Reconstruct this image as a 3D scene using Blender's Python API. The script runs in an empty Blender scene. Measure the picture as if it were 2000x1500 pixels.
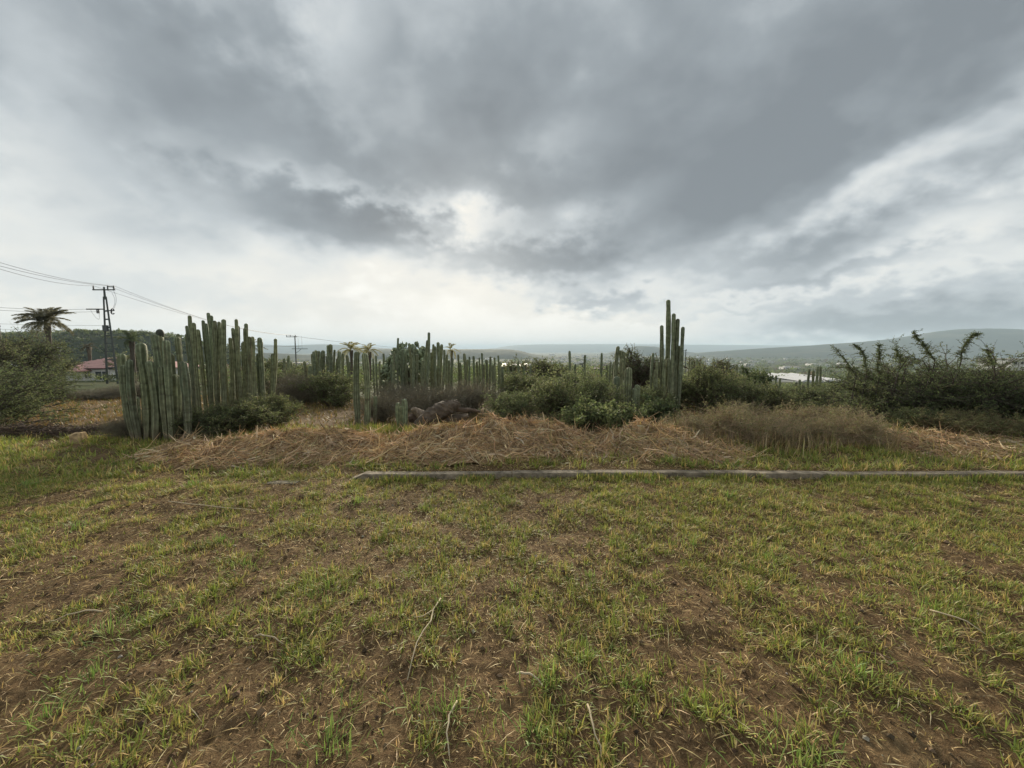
import bpy, math
import numpy as np
from mathutils import Vector

# ------------------------------------------------------------------ camera, sky, sun, exposure
sc = bpy.context.scene
COL = sc.collection
F = 752.0                      # focal length in photo pixels (photo 2000 x 1500)
PITCH = math.radians(5.0)
CAMZ = 1.6
CP, SP = math.cos(PITCH), math.sin(PITCH)

cam_d = bpy.data.cameras.new("camera")
cam_d.sensor_width = 36.0
cam_d.lens = 36.0 * F / 2000.0
cam_d.clip_start = 0.05
cam_d.clip_end = 60000.0
cam = bpy.data.objects.new("camera", cam_d)
COL.objects.link(cam)
cam.location = (0, 0, CAMZ)
cam.rotation_euler = (math.radians(90) - PITCH, 0, 0)
sc.camera = cam

def ray(px, py):
    u = (px - 1000.0) / F
    v = (750.0 - py) / F
    return (u, CP + v * SP, v * CP - SP)

def azel(px, py):
    d = ray(px, py)
    return math.atan2(d[0], d[1]), math.atan2(d[2], math.hypot(d[0], d[1]))

SUN_AZ, SUN_EL = azel(905, 455)

world = bpy.data.worlds.new("World")
sc.world = world
world.use_nodes = True
wt = world.node_tree
wt.nodes.clear()

class NB:
    """tiny node-building helper: values may be sockets or numbers"""
    def __init__(s, tree): s.t = tree
    def new(s, kind, **kw):
        n = s.t.nodes.new(kind)
        for k, v in kw.items(): setattr(n, k, v)
        return n
    def put(s, sock, v):
        if isinstance(v, bpy.types.NodeSocket): s.t.links.new(v, sock)
        else: sock.default_value = v
    def m(s, op, a, b=0.0, c=None, clamp=False):
        n = s.new('ShaderNodeMath', operation=op, use_clamp=clamp)
        s.put(n.inputs[0], a); s.put(n.inputs[1], b)
        if c is not None: s.put(n.inputs[2], c)
        return n.outputs[0]
    def noise(s, vec, scale, detail=4, rough=0.5, dist=0.0, lac=2.0):
        n = s.new('ShaderNodeTexNoise')
        if vec is not None: s.put(n.inputs['Vector'], vec)
        n.inputs['Scale'].default_value = scale
        n.inputs['Detail'].default_value = detail
        n.inputs['Roughness'].default_value = rough
        n.inputs['Distortion'].default_value = dist
        n.inputs['Lacunarity'].default_value = lac
        return n.outputs['Fac']
    def ramp(s, fac, stops, interp='LINEAR'):
        n = s.new('ShaderNodeValToRGB')
        cr = n.color_ramp; cr.interpolation = interp
        while len(cr.elements) < len(stops): cr.elements.new(0.5)
        for e, (p, c) in zip(cr.elements, stops):
            e.position = p; e.color = (*c, 1.0)
        s.put(n.inputs[0], fac)
        return n.outputs[0]
    def mix(s, fac, a, b, blend='MIX'):
        n = s.new('ShaderNodeMix', data_type='RGBA', blend_type=blend)
        s.put(n.inputs[0], fac)
        for i, v in ((6, a), (7, b)):
            if not isinstance(v, bpy.types.NodeSocket): v = (*v, 1.0) if len(v) == 3 else v
            s.put(n.inputs[i], v)
        return n.outputs[2]
    def maprange(s, v, a, b, c, d, kind='SMOOTHSTEP'):
        n = s.new('ShaderNodeMapRange', interpolation_type=kind)
        s.put(n.inputs[0], v)
        for i, x in enumerate((a, b, c, d)): n.inputs[i + 1].default_value = x
        return n.outputs[0]

w = NB(wt)
tc = w.new('ShaderNodeTexCoord').outputs['Generated']
sep = w.new('ShaderNodeSeparateXYZ'); wt.links.new(tc, sep.inputs[0])
dx, dy, dz = sep.outputs
dzc = w.m('MAXIMUM', dz, 0.0)
den = w.m('ADD', dzc, 0.48)
qx = w.m('DIVIDE', dx, den)
qy = w.m('DIVIDE', dy, den)
comb = w.new('ShaderNodeCombineXYZ')
wt.links.new(w.m('MULTIPLY', qx, 1.0), comb.inputs[0])
wt.links.new(w.m('MULTIPLY', qy, 1.0), comb.inputs[1])
comb.inputs[2].default_value = 3.7
q = comb.outputs[0]
az = w.m('ARCTAN2', dx, dy)
el = w.m('ARCSINE', dz)
n1 = w.noise(q, 1.55, 3, 0.5)
n2 = w.noise(q, 4.4, 4, 0.5)
n3 = w.noise(q, 13.0, 4, 0.55)
# overall cloud-base brightness: brighter towards the thin cloud low on the horizon
t = w.maprange(el, 0.12, 0.42, 0.95, 0.40)
amp = w.maprange(el, 0.05, 0.30, 0.14, 1.0)
nn = w.m('MULTIPLY_ADD', n1, 0.40, w.m('MULTIPLY_ADD', n2, 0.74, w.m('MULTIPLY_ADD', n3, 0.28, -0.70)))
t = w.m('MULTIPLY_ADD', nn, amp, t)
# the particular cloud masses in view: (px, py, half-width, half-height in photo px, tilt deg, amount)
BLOBS = [
    (890, 462, 70, 30, 0, 0.26), (930, 440, 40, 40, 0, 0.2), (800, 394, 230, 24, -6, 0.22), (960, 415, 60, 40, -30, 0.16), (870, 440, 40, 30, 0, -0.15),
    (370, 140, 420, 110, -20, -0.16), (40, 190, 150, 220, -10, 0.16), (630, 20, 90, 110, -40, 0.22),
    (830, 230, 380, 200, 0, -0.10), (690, 440, 210, 62, -2, -0.42), (430, 290, 260, 60, -10, 0.10),
    (200, 555, 600, 45, 0, -0.12), (120, 300, 800, 330, -3, -0.20), (720, 570, 420, 80, 0, 0.0),
    (1200, 120, 520, 300, 15, -0.16), (1340, 330, 380, 190, 20, -0.20), (1790, 110, 520, 210, 27, -0.36),
    (1830, 285, 380, 46, 27, 0.34), (1560, 440, 420, 90, 20, -0.14), (1200, 395, 130, 50, 5, 0.16), (1110, 290, 140, 60, 5, 0.14),
    (1250, 470, 330, 85, 14, -0.30), (1030, 512, 210, 52, -4, -0.42), (1720, 410, 320, 50, 20, -0.16),
    (1900, 440, 260, 36, 10, 0.20), (1640, 500, 560, 80, 5, -0.42), (1830, 600, 560, 80, 2, -0.55), (1560, 545, 260, 20, 4, -0.2),
    (1290, 555, 200, 40, -6, 0.18), (1165, 590, 130, 32, -6, -0.34), (1480, 598, 260, 18, 6, -0.24),
    (1640, 568, 260, 18, 6, 0.20), (1980, 660, 480, 80, 0, -0.40),
]
warp = w.m('MULTIPLY_ADD', n2, 0.22, -0.11)
azw = w.m('ADD', az, w.m('MULTIPLY_ADD', n3, 0.20, w.m('SUBTRACT', warp, 0.10)))
elw = w.m('ADD', el, w.m('MULTIPLY_ADD', n3, 0.11, w.m('MULTIPLY_ADD', warp, -0.30, -0.055)))
frames = {}
def frame_for(rot):
    """cloud-streak coordinates turned by rot degrees, shared by the masses that lie along them"""
    if rot not in frames:
        c, s_ = math.cos(math.radians(rot)), math.sin(math.radians(rot))
        cb = w.new('ShaderNodeCombineXYZ')
        wt.links.new(w.m('MULTIPLY_ADD', azw, c, w.m('MULTIPLY', elw, s_)), cb.inputs[0])
        wt.links.new(w.m('MULTIPLY_ADD', azw, -s_, w.m('MULTIPLY', elw, c)), cb.inputs[1])
        frames[rot] = cb.outputs[0]
    return frames[rot]
for (bx, by, sx, sy, rot, a) in BLOBS:
    rot = min((-20, -3, 6, 20, 27), key=lambda k: abs(k - rot))
    a0, e0 = azel(bx, by)
    c, s_ = math.cos(math.radians(rot)), math.sin(math.radians(rot))
    u0, v0 = a0 * c + e0 * s_, -a0 * s_ + e0 * c
    kx = 1 / (1.25 * sx * math.cos(a0) ** 1.3 / F); ky = 1 / (1.25 * sy * math.cos(e0) * math.cos(a0) / F)
    vm = w.new('ShaderNodeVectorMath', operation='MULTIPLY_ADD')
    wt.links.new(frame_for(rot), vm.inputs[0]); vm.inputs[1].default_value = (kx, ky, 0); vm.inputs[2].default_value = (-u0 * kx, -v0 * ky, 0)
    ln = w.new('ShaderNodeVectorMath', operation='LENGTH'); wt.links.new(vm.outputs[0], ln.inputs[0])
    t = w.m('ADD', t, w.maprange(ln.outputs['Value'], 0.1, 1.0, a, 0.0))
cloud = w.ramp(t, [(0.0, (0.070, 0.079, 0.087)), (0.25, (0.098, 0.110, 0.119)), (0.50, (0.160, 0.174, 0.182)),
                   (0.72, (0.228, 0.236, 0.234)), (0.90, (0.272, 0.268, 0.251)), (1.0, (0.325, 0.321, 0.303))])
sky = w.new('ShaderNodeTexSky', sky_type='NISHITA')
sky.sun_disc = False
sky.sun_elevation = SUN_EL
sky.sun_rotation = SUN_AZ
sky.air_density = 1.5; sky.dust_density = 3.0
cl10 = w.mix(1.0, cloud, (10.0, 10.0, 10.0), 'MULTIPLY')
skyc = w.mix(0.997, sky.outputs[0], cl10)
bg = w.new('ShaderNodeBackground')
wt.links.new(skyc, bg.inputs[0]); bg.inputs[1].default_value = 0.10
world.cycles.sampling_method = 'MANUAL'; world.cycles.sample_map_resolution = 512
wo = w.new('ShaderNodeOutputWorld'); wt.links.new(bg.outputs[0], wo.inputs[0])

sun_d = bpy.data.lights.new("sun", 'SUN')
sun_d.energy = 2.3
sun_d.angle = math.radians(14)
sun_d.color = (1.0, 0.88, 0.68)
sun = bpy.data.objects.new("sun", sun_d)
COL.objects.link(sun)
sv = Vector((math.sin(SUN_AZ) * math.cos(SUN_EL), math.cos(SUN_AZ) * math.cos(SUN_EL), math.sin(SUN_EL)))
sun.rotation_euler = sv.to_track_quat('Z', 'Y').to_euler()

vs = sc.view_settings
vs.view_transform = 'Standard'; vs.look = 'None'; vs.gamma = 1.0; vs.use_curve_mapping = False
vs.exposure = 1.75
cy = sc.cycles
cy.max_bounces = 5; cy.diffuse_bounces = 3; cy.glossy_bounces = 2; cy.transmission_bounces = 3
cy.volume_bounces = 2; cy.transparent_max_bounces = 4
cy.use_denoising = True

# ------------------------------------------------------------------ helpers
def rngof(seed): return np.random.default_rng(seed)

def _hash(ix, iy, seed):
    h = (ix.astype(np.int64) * 374761393 + iy.astype(np.int64) * 668265263 + seed * 1442695041) & 0x7fffffff
    h = ((h ^ (h >> 13)) * 1274126177) & 0x7fffffff
    return ((h ^ (h >> 16)) & 0xffff) / 65535.0

def vnoise(x, y, seed=0):
    x = np.asarray(x, float); y = np.asarray(y, float)
    ix = np.floor(x); iy = np.floor(y)
    fx = x - ix; fy = y - iy
    fx = fx * fx * (3 - 2 * fx); fy = fy * fy * (3 - 2 * fy)
    a = _hash(ix, iy, seed); b = _hash(ix + 1, iy, seed)
    c = _hash(ix, iy + 1, seed); d = _hash(ix + 1, iy + 1, seed)
    return (a * (1 - fx) + b * fx) * (1 - fy) + (c * (1 - fx) + d * fx) * fy

def fbm(x, y, seed=0, oct=4, gain=0.5):
    s = 0; a = 1; tot = 0
    for i in range(oct):
        s = s + a * vnoise(x * 2 ** i, y * 2 ** i, seed + 17 * i); tot += a; a *= gain
    return s / tot

def tz(x, y):
    """height of the land: level near the viewer, then a long slope down into the valley"""
    x = np.asarray(x, float); y = np.asarray(y, float)
    s = np.maximum(0, y - 8.0)
    s = s * s / (s + 4.0)
    k = np.clip((x / np.maximum(y, 1.0) - .1) / .5, 0, 1); k = k * k * (3 - 2 * k)
    drop = 62.0 * (1 - np.exp(-s * (0.072 + .032 * k) / 62.0))
    r = np.hypot(x, y)
    bump = (fbm(x * 0.02, y * 0.02, 5) - 0.5) * np.minimum(1, r / 120.0) * 5.0
    return -drop + bump

def P(px, py, Y):
    d = ray(px, py); k = Y / d[1]
    return np.array([d[0] * k, Y, CAMZ + d[2] * k])

def XatY(px, Y, py=760): return P(px, py, Y)[0]

def G(px, py):
    """where the pixel's ray meets the land"""
    d = ray(px, py)
    Y = np.linspace(0.5, 400, 20000)
    k = Y / d[1]
    hit = CAMZ + d[2] * k - tz(d[0] * k, Y)
    i = np.argmax(hit < 0)
    return np.array([d[0] * k[i], Y[i], float(tz(d[0] * k[i], Y[i]))])

class Geo:
    def __init__(s): s.v = []; s.c = []; s.q = []; s.t = []; s.n = 0
    def add(s, v, quads=None, tris=None, col=None):
        v = np.asarray(v, float).reshape(-1, 3)
        if col is None: col = (0.5, 0.5, 0.5)
        col = np.asarray(col, float)
        if col.ndim == 1: col = np.broadcast_to(col, (len(v), 3))
        s.v.append(v); s.c.append(col)
        if quads is not None and len(quads): s.q.append(np.asarray(quads, np.int64) + s.n)
        if tris is not None and len(tris): s.t.append(np.asarray(tris, np.int64) + s.n)
        s.n += len(v)
    def mesh(s, name, mat, smooth=False):
        me = bpy.data.meshes.new(name)
        if s.n == 0: return me
        v = np.concatenate(s.v); c = np.concatenate(s.c)
        q = np.concatenate(s.q) if s.q else np.zeros((0, 4), np.int64)
        t3 = np.concatenate(s.t) if s.t else np.zeros((0, 3), np.int64)
        me.vertices.add(len(v)); me.vertices.foreach_set('co', v.astype(np.float32).ravel())
        nl = q.size + t3.size
        me.loops.add(nl); me.loops.foreach_set('vertex_index', np.concatenate([q.ravel(), t3.ravel()]).astype(np.int32))
        st = np.concatenate([np.arange(len(q)) * 4, q.size + np.arange(len(t3)) * 3]).astype(np.int32)
        me.polygons.add(len(st)); me.polygons.foreach_set('loop_start', st)
        me.polygons.foreach_set('loop_total', np.concatenate([np.full(len(q), 4), np.full(len(t3), 3)]).astype(np.int32))
        a = me.color_attributes.new('Col', 'FLOAT_COLOR', 'POINT')
        a.data.foreach_set('color', np.concatenate([c, np.ones((len(c), 1))], 1).astype(np.float32).ravel())
        me.materials.append(mat)
        me.update(calc_edges=True)
        me.polygons.foreach_set('use_smooth', np.full(len(st), smooth))
        me.validate()
        return me

def norm(a): return a / np.maximum(1e-9, np.linalg.norm(a, axis=-1, keepdims=True))

def tubes(g, A, B, ra, rb, n=4, col=(0.2, 0.15, 0.1)):
    """many straight tapered tubes at once"""
    A = np.asarray(A, float).reshape(-1, 3); B = np.asarray(B, float).reshape(-1, 3)
    N = len(A)
    if N == 0: return
    ra = np.broadcast_to(np.asarray(ra, float), (N,)); rb = np.broadcast_to(np.asarray(rb, float), (N,))
    d = norm(B - A)
    h = np.where(np.abs(d[:, 2:3]) < 0.9, np.array([[0, 0, 1.0]]), np.array([[1.0, 0, 0]]))
    e1 = norm(np.cross(d, h)); e2 = np.cross(d, e1)
    an = np.arange(n) * 2 * math.pi / n
    off = np.cos(an)[None, :, None] * e1[:, None, :] + np.sin(an)[None, :, None] * e2[:, None, :]
    V = np.concatenate([A[:, None] + off * ra[:, None, None], B[:, None] + off * rb[:, None, None]], 1)
    i = np.arange(n); j = (i + 1) % n
    qd = np.stack([i, j, j + n, i + n], 1)
    Q = (np.arange(N) * 2 * n)[:, None, None] + qd[None]
    col = np.asarray(col, float)
    if col.ndim == 2: col = np.repeat(col, 2 * n, 0)
    g.add(V.reshape(-1, 3), Q.reshape(-1, 4), None, col)

def sweep(g, pts, rad, n=8, col=(0.3, 0.3, 0.3), cap=True):
    """one bent tube through pts"""
    pts = np.asarray(pts, float); rad = np.broadcast_to(np.asarray(rad, float), (len(pts),))
    tg = norm(np.gradient(pts, axis=0))
    h = np.array([0, 0, 1.0]) if abs(tg[0][2]) < 0.9 else np.array([1.0, 0, 0])
    V = []
    for p_, t_, r in zip(pts, tg, rad):
        e1 = norm(np.cross(t_, h)); e2 = np.cross(t_, e1)
        an = np.arange(n) * 2 * math.pi / n
        V.append(p_ + r * (np.cos(an)[:, None] * e1 + np.sin(an)[:, None] * e2))
    V = np.concatenate(V); m = len(pts)
    i = np.arange(n); j = (i + 1) % n
    Q = np.concatenate([np.stack([i + k * n, j + k * n, j + (k + 1) * n, i + (k + 1) * n], 1) for k in range(m - 1)])
    T = []
    if cap:
        V = np.concatenate([V, pts[:1], pts[-1:]])
        T = np.concatenate([np.stack([j, i, np.full(n, m * n)], 1), np.stack([i + (m - 1) * n, j + (m - 1) * n, np.full(n, m * n + 1)], 1)])
    g.add(V, Q, T, col)

def box(g, c, s, col=(0.5, 0.5, 0.5), rz=0.0):
    v = np.array([[x, y, z] for z in (-.5, .5) for y in (-.5, .5) for x in (-.5, .5)]) * np.asarray(s, float)
    if rz:
        ca, sa = math.cos(rz), math.sin(rz)
        v = np.stack([v[:, 0] * ca - v[:, 1] * sa, v[:, 0] * sa + v[:, 1] * ca, v[:, 2]], 1)
    g.add(v + np.asarray(c, float), [[0, 2, 3, 1], [4, 5, 7, 6], [0, 1, 5, 4], [2, 6, 7, 3], [0, 4, 6, 2], [1, 3, 7, 5]], None, col)

def leaves(g, pos, d, L, W, col, rng, flat=0.0):
    """rhombic leaves: pos base, d direction"""
    N = len(pos)
    up = rng.normal(size=(N, 3)); up[:, 2] += flat
    side = norm(np.cross(d, up))
    L = np.broadcast_to(np.asarray(L, float), (N,))[:, None]; W = np.broadcast_to(np.asarray(W, float), (N,))[:, None]
    nrm = np.cross(side, d)
    V = np.stack([pos, pos + d * L * 0.5 + side * W * .5 + nrm * L * .06, pos + d * L, pos + d * L * 0.5 - side * W * .5 + nrm * L * .06], 1)
    Q = (np.arange(N) * 4)[:, None] + np.arange(4)[None]
    g.add(V.reshape(-1, 3), Q, None, np.repeat(col, 4, 0))

def blades(g, base, azm, lean, L, W, col, rng, droop=0.5):
    """curved grass blades, two joints each"""
    N = len(base)
    h = np.stack([np.cos(azm), np.sin(azm), np.zeros(N)], 1)
    s = np.stack([-np.sin(azm), np.cos(azm), np.zeros(N)], 1)
    tw = rng.normal(0, .35, (N, 1)); s = norm(s + h * tw)
    L_ = L[:, None]; le = lean[:, None]
    up = np.array([[0, 0, 1.0]])
    def pt(tt): return base + h * L_ * (le * tt * .8 + droop * le * tt * tt * .7) + up * L_ * (np.sqrt(np.maximum(0.03, 1 - np.minimum(.97, le * le))) * tt - droop * le * tt * tt * .45)
    W_ = W[:, None] * .5
    p0, p1, p2 = pt(0.0), pt(.55), pt(1.0)
    V = np.stack([p0 - s * W_ * .8, p0 + s * W_ * .8, p1 + s * W_, p1 - s * W_, p2], 1)
    k = (np.arange(N) * 5)[:, None]
    g.add(V.reshape(-1, 3), k + np.array([[0, 1, 2, 3]]), k + np.array([[3, 2, 4]]), np.repeat(col, 5, 0))

def pal(rng, n, cols, wts, jit=0.18):
    cols = np.asarray(cols, float); wts = np.asarray(wts, float); wts = wts / wts.sum()
    c = cols[rng.choice(len(cols), n, p=wts)]
    return np.clip(c * rng.uniform(1 - jit, 1 + jit, (n, 1)) * rng.uniform(.94, 1.06, (n, 3)), 0, 1)

# ---- materials
def mat_attr(name, rough=0.7, transl=0.0, spec=0.25, bump=0.0, bscale=40, var=0.25, vscale=6.0):
    m = bpy.data.materials.new(name); m.use_nodes = True
    t = m.node_tree; t.nodes.clear(); b = NB(t)
    at = b.new('ShaderNodeAttribute', attribute_name='Col').outputs['Color']
    po = b.new('ShaderNodeNewGeometry').outputs['Position']
    nz = b.noise(po, vscale, 4, .55)
    k = b.maprange(nz, .25, .75, 1 - var, 1 + var, 'LINEAR')
    vm = b.new('ShaderNodeVectorMath', operation='SCALE'); t.links.new(at, vm.inputs[0]); t.links.new(k, vm.inputs['Scale'])
    p = b.new('ShaderNodeBsdfPrincipled')
    t.links.new(vm.outputs[0], p.inputs['Base Color'])
    p.inputs['Roughness'].default_value = rough
    p.inputs['Specular IOR Level'].default_value = spec
    if bump:
        bn = b.new('ShaderNodeBump'); bn.inputs['Strength'].default_value = bump; bn.inputs['Distance'].default_value = .02
        t.links.new(b.noise(po, bscale, 5, .6), bn.inputs['Height']); t.links.new(bn.outputs[0], p.inputs['Normal'])
    out = b.new('ShaderNodeOutputMaterial')
    if transl:
        tr = b.new('ShaderNodeBsdfTranslucent'); t.links.new(vm.outputs[0], tr.inputs['Color'])
        mx = b.new('ShaderNodeMixShader'); mx.inputs[0].default_value = transl
        t.links.new(p.outputs[0], mx.inputs[1]); t.links.new(tr.outputs[0], mx.inputs[2]); t.links.new(mx.outputs[0], out.inputs[0])
    else: t.links.new(p.outputs[0], out.inputs[0])
    return m

M_LEAF = mat_attr('foliage', .6, .48, .3, var=.3, vscale=2.5)
M_GRASS = mat_attr('grass_blade', .55, .35, .35, var=.25, vscale=3.0)
M_WOOD = mat_attr('bark', .85, 0, .15, bump=.6, bscale=60, var=.35, vscale=9)
M_STRAW = mat_attr('dry_straw', .75, .15, .2, var=.35, vscale=4)
M_CACTUS = mat_attr('cactus_skin', .65, 0, .25, bump=.5, bscale=60, var=.5, vscale=11)
M_CONC = mat_attr('concrete', .9, 0, .15, bump=.9, bscale=38, var=.6, vscale=11)
M_PLAIN = mat_attr('painted_surface', .6, 0, .3, var=.15, vscale=1.2)
M_METAL = mat_attr('weathered_metal', .55, 0, .4, var=.2, vscale=5)
M_MOUND = mat_attr('straw_bed', .9, 0, .1, bump=1.0, bscale=50, var=.5, vscale=14)

def mat_soil():
    m = bpy.data.materials.new('soil'); m.use_nodes = True
    t = m.node_tree; t.nodes.clear(); b = NB(t)
    po = b.new('ShaderNodeNewGeometry').outputs['Position']
    a = b.noise(po, 1.1, 5, .6, .4); f = b.noise(po, 26, 6, .7); ff = b.noise(po, 90, 4, .7)
    a2 = b.noise(po, 4.5, 5, .65, .3)
    c1 = b.ramp(b.m('MULTIPLY_ADD', a2, .7, b.m('MULTIPLY', a, .3)), [(.36, (.070, .041, .019)), (.50, (.135, .083, .040)), (.64, (.250, .165, .080))])
    c2 = b.ramp(f, [(.34, (.038, .024, .012)), (.5, (.120, .077, .038)), (.64, (.24, .168, .086)), (.78, (.40, .30, .16))])
    c = b.mix(.55, c1, c2)
    straw = b.maprange(ff, .56, .70, 0, .6)
    c = b.mix(straw, c, (.38, .295, .165))
    p = b.new('ShaderNodeBsdfPrincipled'); t.links.new(c, p.inputs['Base Color'])
    p.inputs['Roughness'].default_value = .92; p.inputs['Specular IOR Level'].default_value = .12
    bn = b.new('ShaderNodeBump'); bn.inputs['Strength'].default_value = .9; bn.inputs['Distance'].default_value = .025
    t.links.new(b.m('ADD', f, b.m('MULTIPLY', ff, .5)), bn.inputs['Height']); t.links.new(bn.outputs[0], p.inputs['Normal'])
    t.links.new(p.outputs[0], b.new('ShaderNodeOutputMaterial').inputs[0])
    return m

def mat_land(name, kind):
    m = bpy.data.materials.new(name); m.use_nodes = True
    t = m.node_tree; t.nodes.clear(); b = NB(t)
    po = b.new('ShaderNodeNewGeometry').outputs['Position']
    fine = b.noise(po, .9, 6, .65); med = b.noise(po, .045, 5, .6, .3); big = b.noise(po, .0035, 6, .62, .4)
    tree = b.new('ShaderNodeTexVoronoi'); t.links.new(po, tree.inputs['Vector'])
    tree.inputs['Scale'].default_value = {'ground': .02, 'hill': .045, 'far': .006}[kind]
    if kind == 'ground':
        c = b.ramp(med, [(.32, (.030, .045, .022)), (.47, (.055, .070, .032)), (.60, (.10, .095, .048)), (.72, (.15, .125, .07))])
        cb = b.ramp(big, [(.36, (.035, .052, .028)), (.50, (.065, .082, .038)), (.62, (.135, .13, .07))])
        c = b.mix(.5, c, cb)
        c = b.mix(b.maprange(fine, .35, .65, 0, .45), c, (.040, .05, .024))
    else:
        c = b.ramp(b.noise(po, .02 if kind == 'hill' else .0016, 6, .65, .4),
                   [(.34, (.022, .034, .020)), (.52, (.042, .055, .030)), (.66, (.085, .085, .050))])
        c = b.mix(b.maprange(tree.outputs['Distance'], .1, .6, .6, 0), c, (.026, .04, .022))
    p = b.new('ShaderNodeBsdfPrincipled'); t.links.new(c, p.inputs['Base Color'])
    p.inputs['Roughness'].default_value = .95; p.inputs['Specular IOR Level'].default_value = .05
    t.links.new(p.outputs[0], b.new('ShaderNodeOutputMaterial').inputs[0])
    return m

# ---- objects
def link(name, data, parent=None, loc=None):
    o = bpy.data.objects.new(name, data); COL.objects.link(o)
    if parent is not None: o.parent = parent
    if loc is not None: o.location = [float(v) for v in loc]
    return o

def tag(o, label=None, cat=None, group=None, kind=None):
    if label: o['label'] = label
    if cat: o['category'] = cat
    if group: o['group'] = group
    if kind: o['kind'] = kind
    return o

def thing(name, loc, label, cat, group=None, rz=0.0):
    o = link(name, None, None, loc); o.rotation_euler = (0, 0, rz); o.empty_display_size = .2
    return tag(o, label, cat, group)

# ------------------------------------------------------------------ the land
g = Geo()
nth = 288
rr = np.concatenate([[0.0], np.geomspace(1.2, 30000, 150)])
th = np.arange(nth) * 2 * math.pi / nth
X = rr[:, None] * np.sin(th)[None]; Y = rr[:, None] * np.cos(th)[None]
Z = tz(X, Y) - 0.06
n = nth
i = np.arange(n); j = (i + 1) % n
Q = np.concatenate([np.stack([i + k * n, i + (k + 1) * n, j + (k + 1) * n, j + k * n], 1) for k in range(len(rr) - 1)])
g.add(np.stack([X, Y, Z], -1).reshape(-1, 3), Q)
tag(link('ground', g.mesh('ground', mat_land('scrubland', 'ground'), True)), kind='structure')

KERB_Y = lambda x: 4.83 + 0.010 * x + 0.014 * np.sin(x * 1.1) - 0.012 * np.maximum(0, x - 2) * .5   # near face of the kerb
def Wd(y): return 3.0 + 1.75 * y

def micro(x, y):
    h = (fbm(x * .9, y * .9, 3, 3) - .5) * .10 + (fbm(x * 5, y * 5, 9, 3) - .5) * .045 + (fbm(x * 22, y * 22, 29, 2) - .5) * .016
    return h
def lawn_z(x, y):
    """surface of the cut field near the viewer; 12 cm higher behind the kerb's bank"""
    bank = np.clip((y - KERB_Y(x) - .02) / .12, 0, 1) * .068
    bank = bank * np.clip((x + 2.0) / .5, 0, 1)
    fade = np.clip((y - KERB_Y(x)) ** 2 / .09, .25, 1)
    return tz(x, y) + micro(x, y) * fade + bank

g = Geo()
rows = np.concatenate([np.linspace(-1.2, .8, 20)[:-1], .8 * np.exp(np.linspace(0, math.log(19 / .8), 300))])
ncol = 520
u = np.linspace(-1, 1, ncol)
Yg = np.repeat(rows[:, None], ncol, 1); Xg = u[None] * Wd(np.maximum(rows, .5))[:, None]
Zg = lawn_z(Xg, Yg)
edge = np.clip(np.minimum.reduce([(1 - np.abs(u))[None] * 12 + 0 * Yg, (19 - Yg) / 1.0, (Yg + 1.2) / .3]), 0, 1)
Zg = Zg - (1 - edge) * .15
k = np.arange(len(rows) - 1)[:, None] * ncol + np.arange(ncol - 1)[None]
k = k.ravel()
g.add(np.stack([Xg, Yg, Zg], -1).reshape(-1, 3), np.stack([k, k + 1, k + 1 + ncol, k + ncol], 1))
tag(link('field', g.mesh('field', mat_soil(), True)), kind='structure')

# hills: (name, distance, half depth, [(px, py of skyline)], roughness, kind)
def hill(name, D, wdt, sky_px, rough, kind, seed, base=-70):
    g = Geo()
    pxs = np.array([a for a, _ in sky_px], float); pys = np.array([b for _, b in sky_px], float)
    nx, ny = 260, 28
    pp = np.linspace(pxs[0], pxs[-1], nx)
    kk = np.interp(pp, pxs, pys)
    ker = np.hanning(13); ker /= ker.sum()
    kk = np.convolve(np.pad(kk, 6, 'edge'), ker, 'valid')
    top = np.array([P(a, b, D) for a, b in zip(pp, kk)])
    v = np.linspace(-1, 1, ny)
    prof = (1 - np.abs(v) ** 1.7)
    xx = top[:, 0][:, None] * (1 + 0 * v)[None]; yy = D + v[None] * wdt + 0 * xx
    zz = base + (top[:, 2] - base)[:, None] * prof[None]
    sc_ = rough * 8
    zz += (fbm(xx / sc_ / 4, yy / sc_ / 4, seed, 4) - .6) * rough * 3 * prof[None] * (1 - np.exp(-((v) / .12) ** 2))[None]
    zz += (fbm(xx / rough / 2, yy / rough / 2, seed + 3, 2) - .5) * rough * .6
    k = (np.arange(nx - 1)[:, None] * ny + np.arange(ny - 1)[None]).ravel()
    g.add(np.stack([xx, yy, zz], -1).reshape(-1, 3), np.stack([k, k + ny, k + ny + 1, k + 1], 1))
    tag(link(name, g.mesh(name, mat_land(name + '_scrub', kind), True)), kind='structure')
    return xx, yy, zz

WH_ = hill('wooded_hill', 430, 150, [(-700, 700), (-420, 668), (-150, 655), (60, 652), (150, 649), (240, 648), (300, 650), (345, 658), (420, 676), (500, 705), (560, 730)], 2.0, 'hill', 11, -45)
hill('mesa', 3000, 500, [(560, 712), (620, 700), (670, 684), (700, 682), (800, 682), (900, 682), (985, 682), (1012, 684), (1040, 692), (1120, 700), (1220, 708)], 5, 'far', 12)
hill('far_plateau', 13500, 2500, [(820, 690), (960, 681), (1000, 674), (1060, 672.5), (1200, 672), (1400, 673.5), (1600, 675), (1800, 678), (2300, 684)], 14, 'far', 13, -80)
hill('round_hill', 5200, 700, [(1130, 700), (1190, 690), (1220, 682), (1245, 675.5), (1275, 677), (1310, 683), (1360, 690), (1450, 700)], 6, 'far', 14)
hill('long_ridge', 4200, 1200, [(1290, 700), (1400, 688), (1480, 681), (1600, 674), (1700, 667), (1780, 659), (1850, 645), (1885, 642), (1940, 642), (2000, 646), (2150, 656), (2500, 680), (2800, 700)], 6, 'far', 15)
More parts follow.
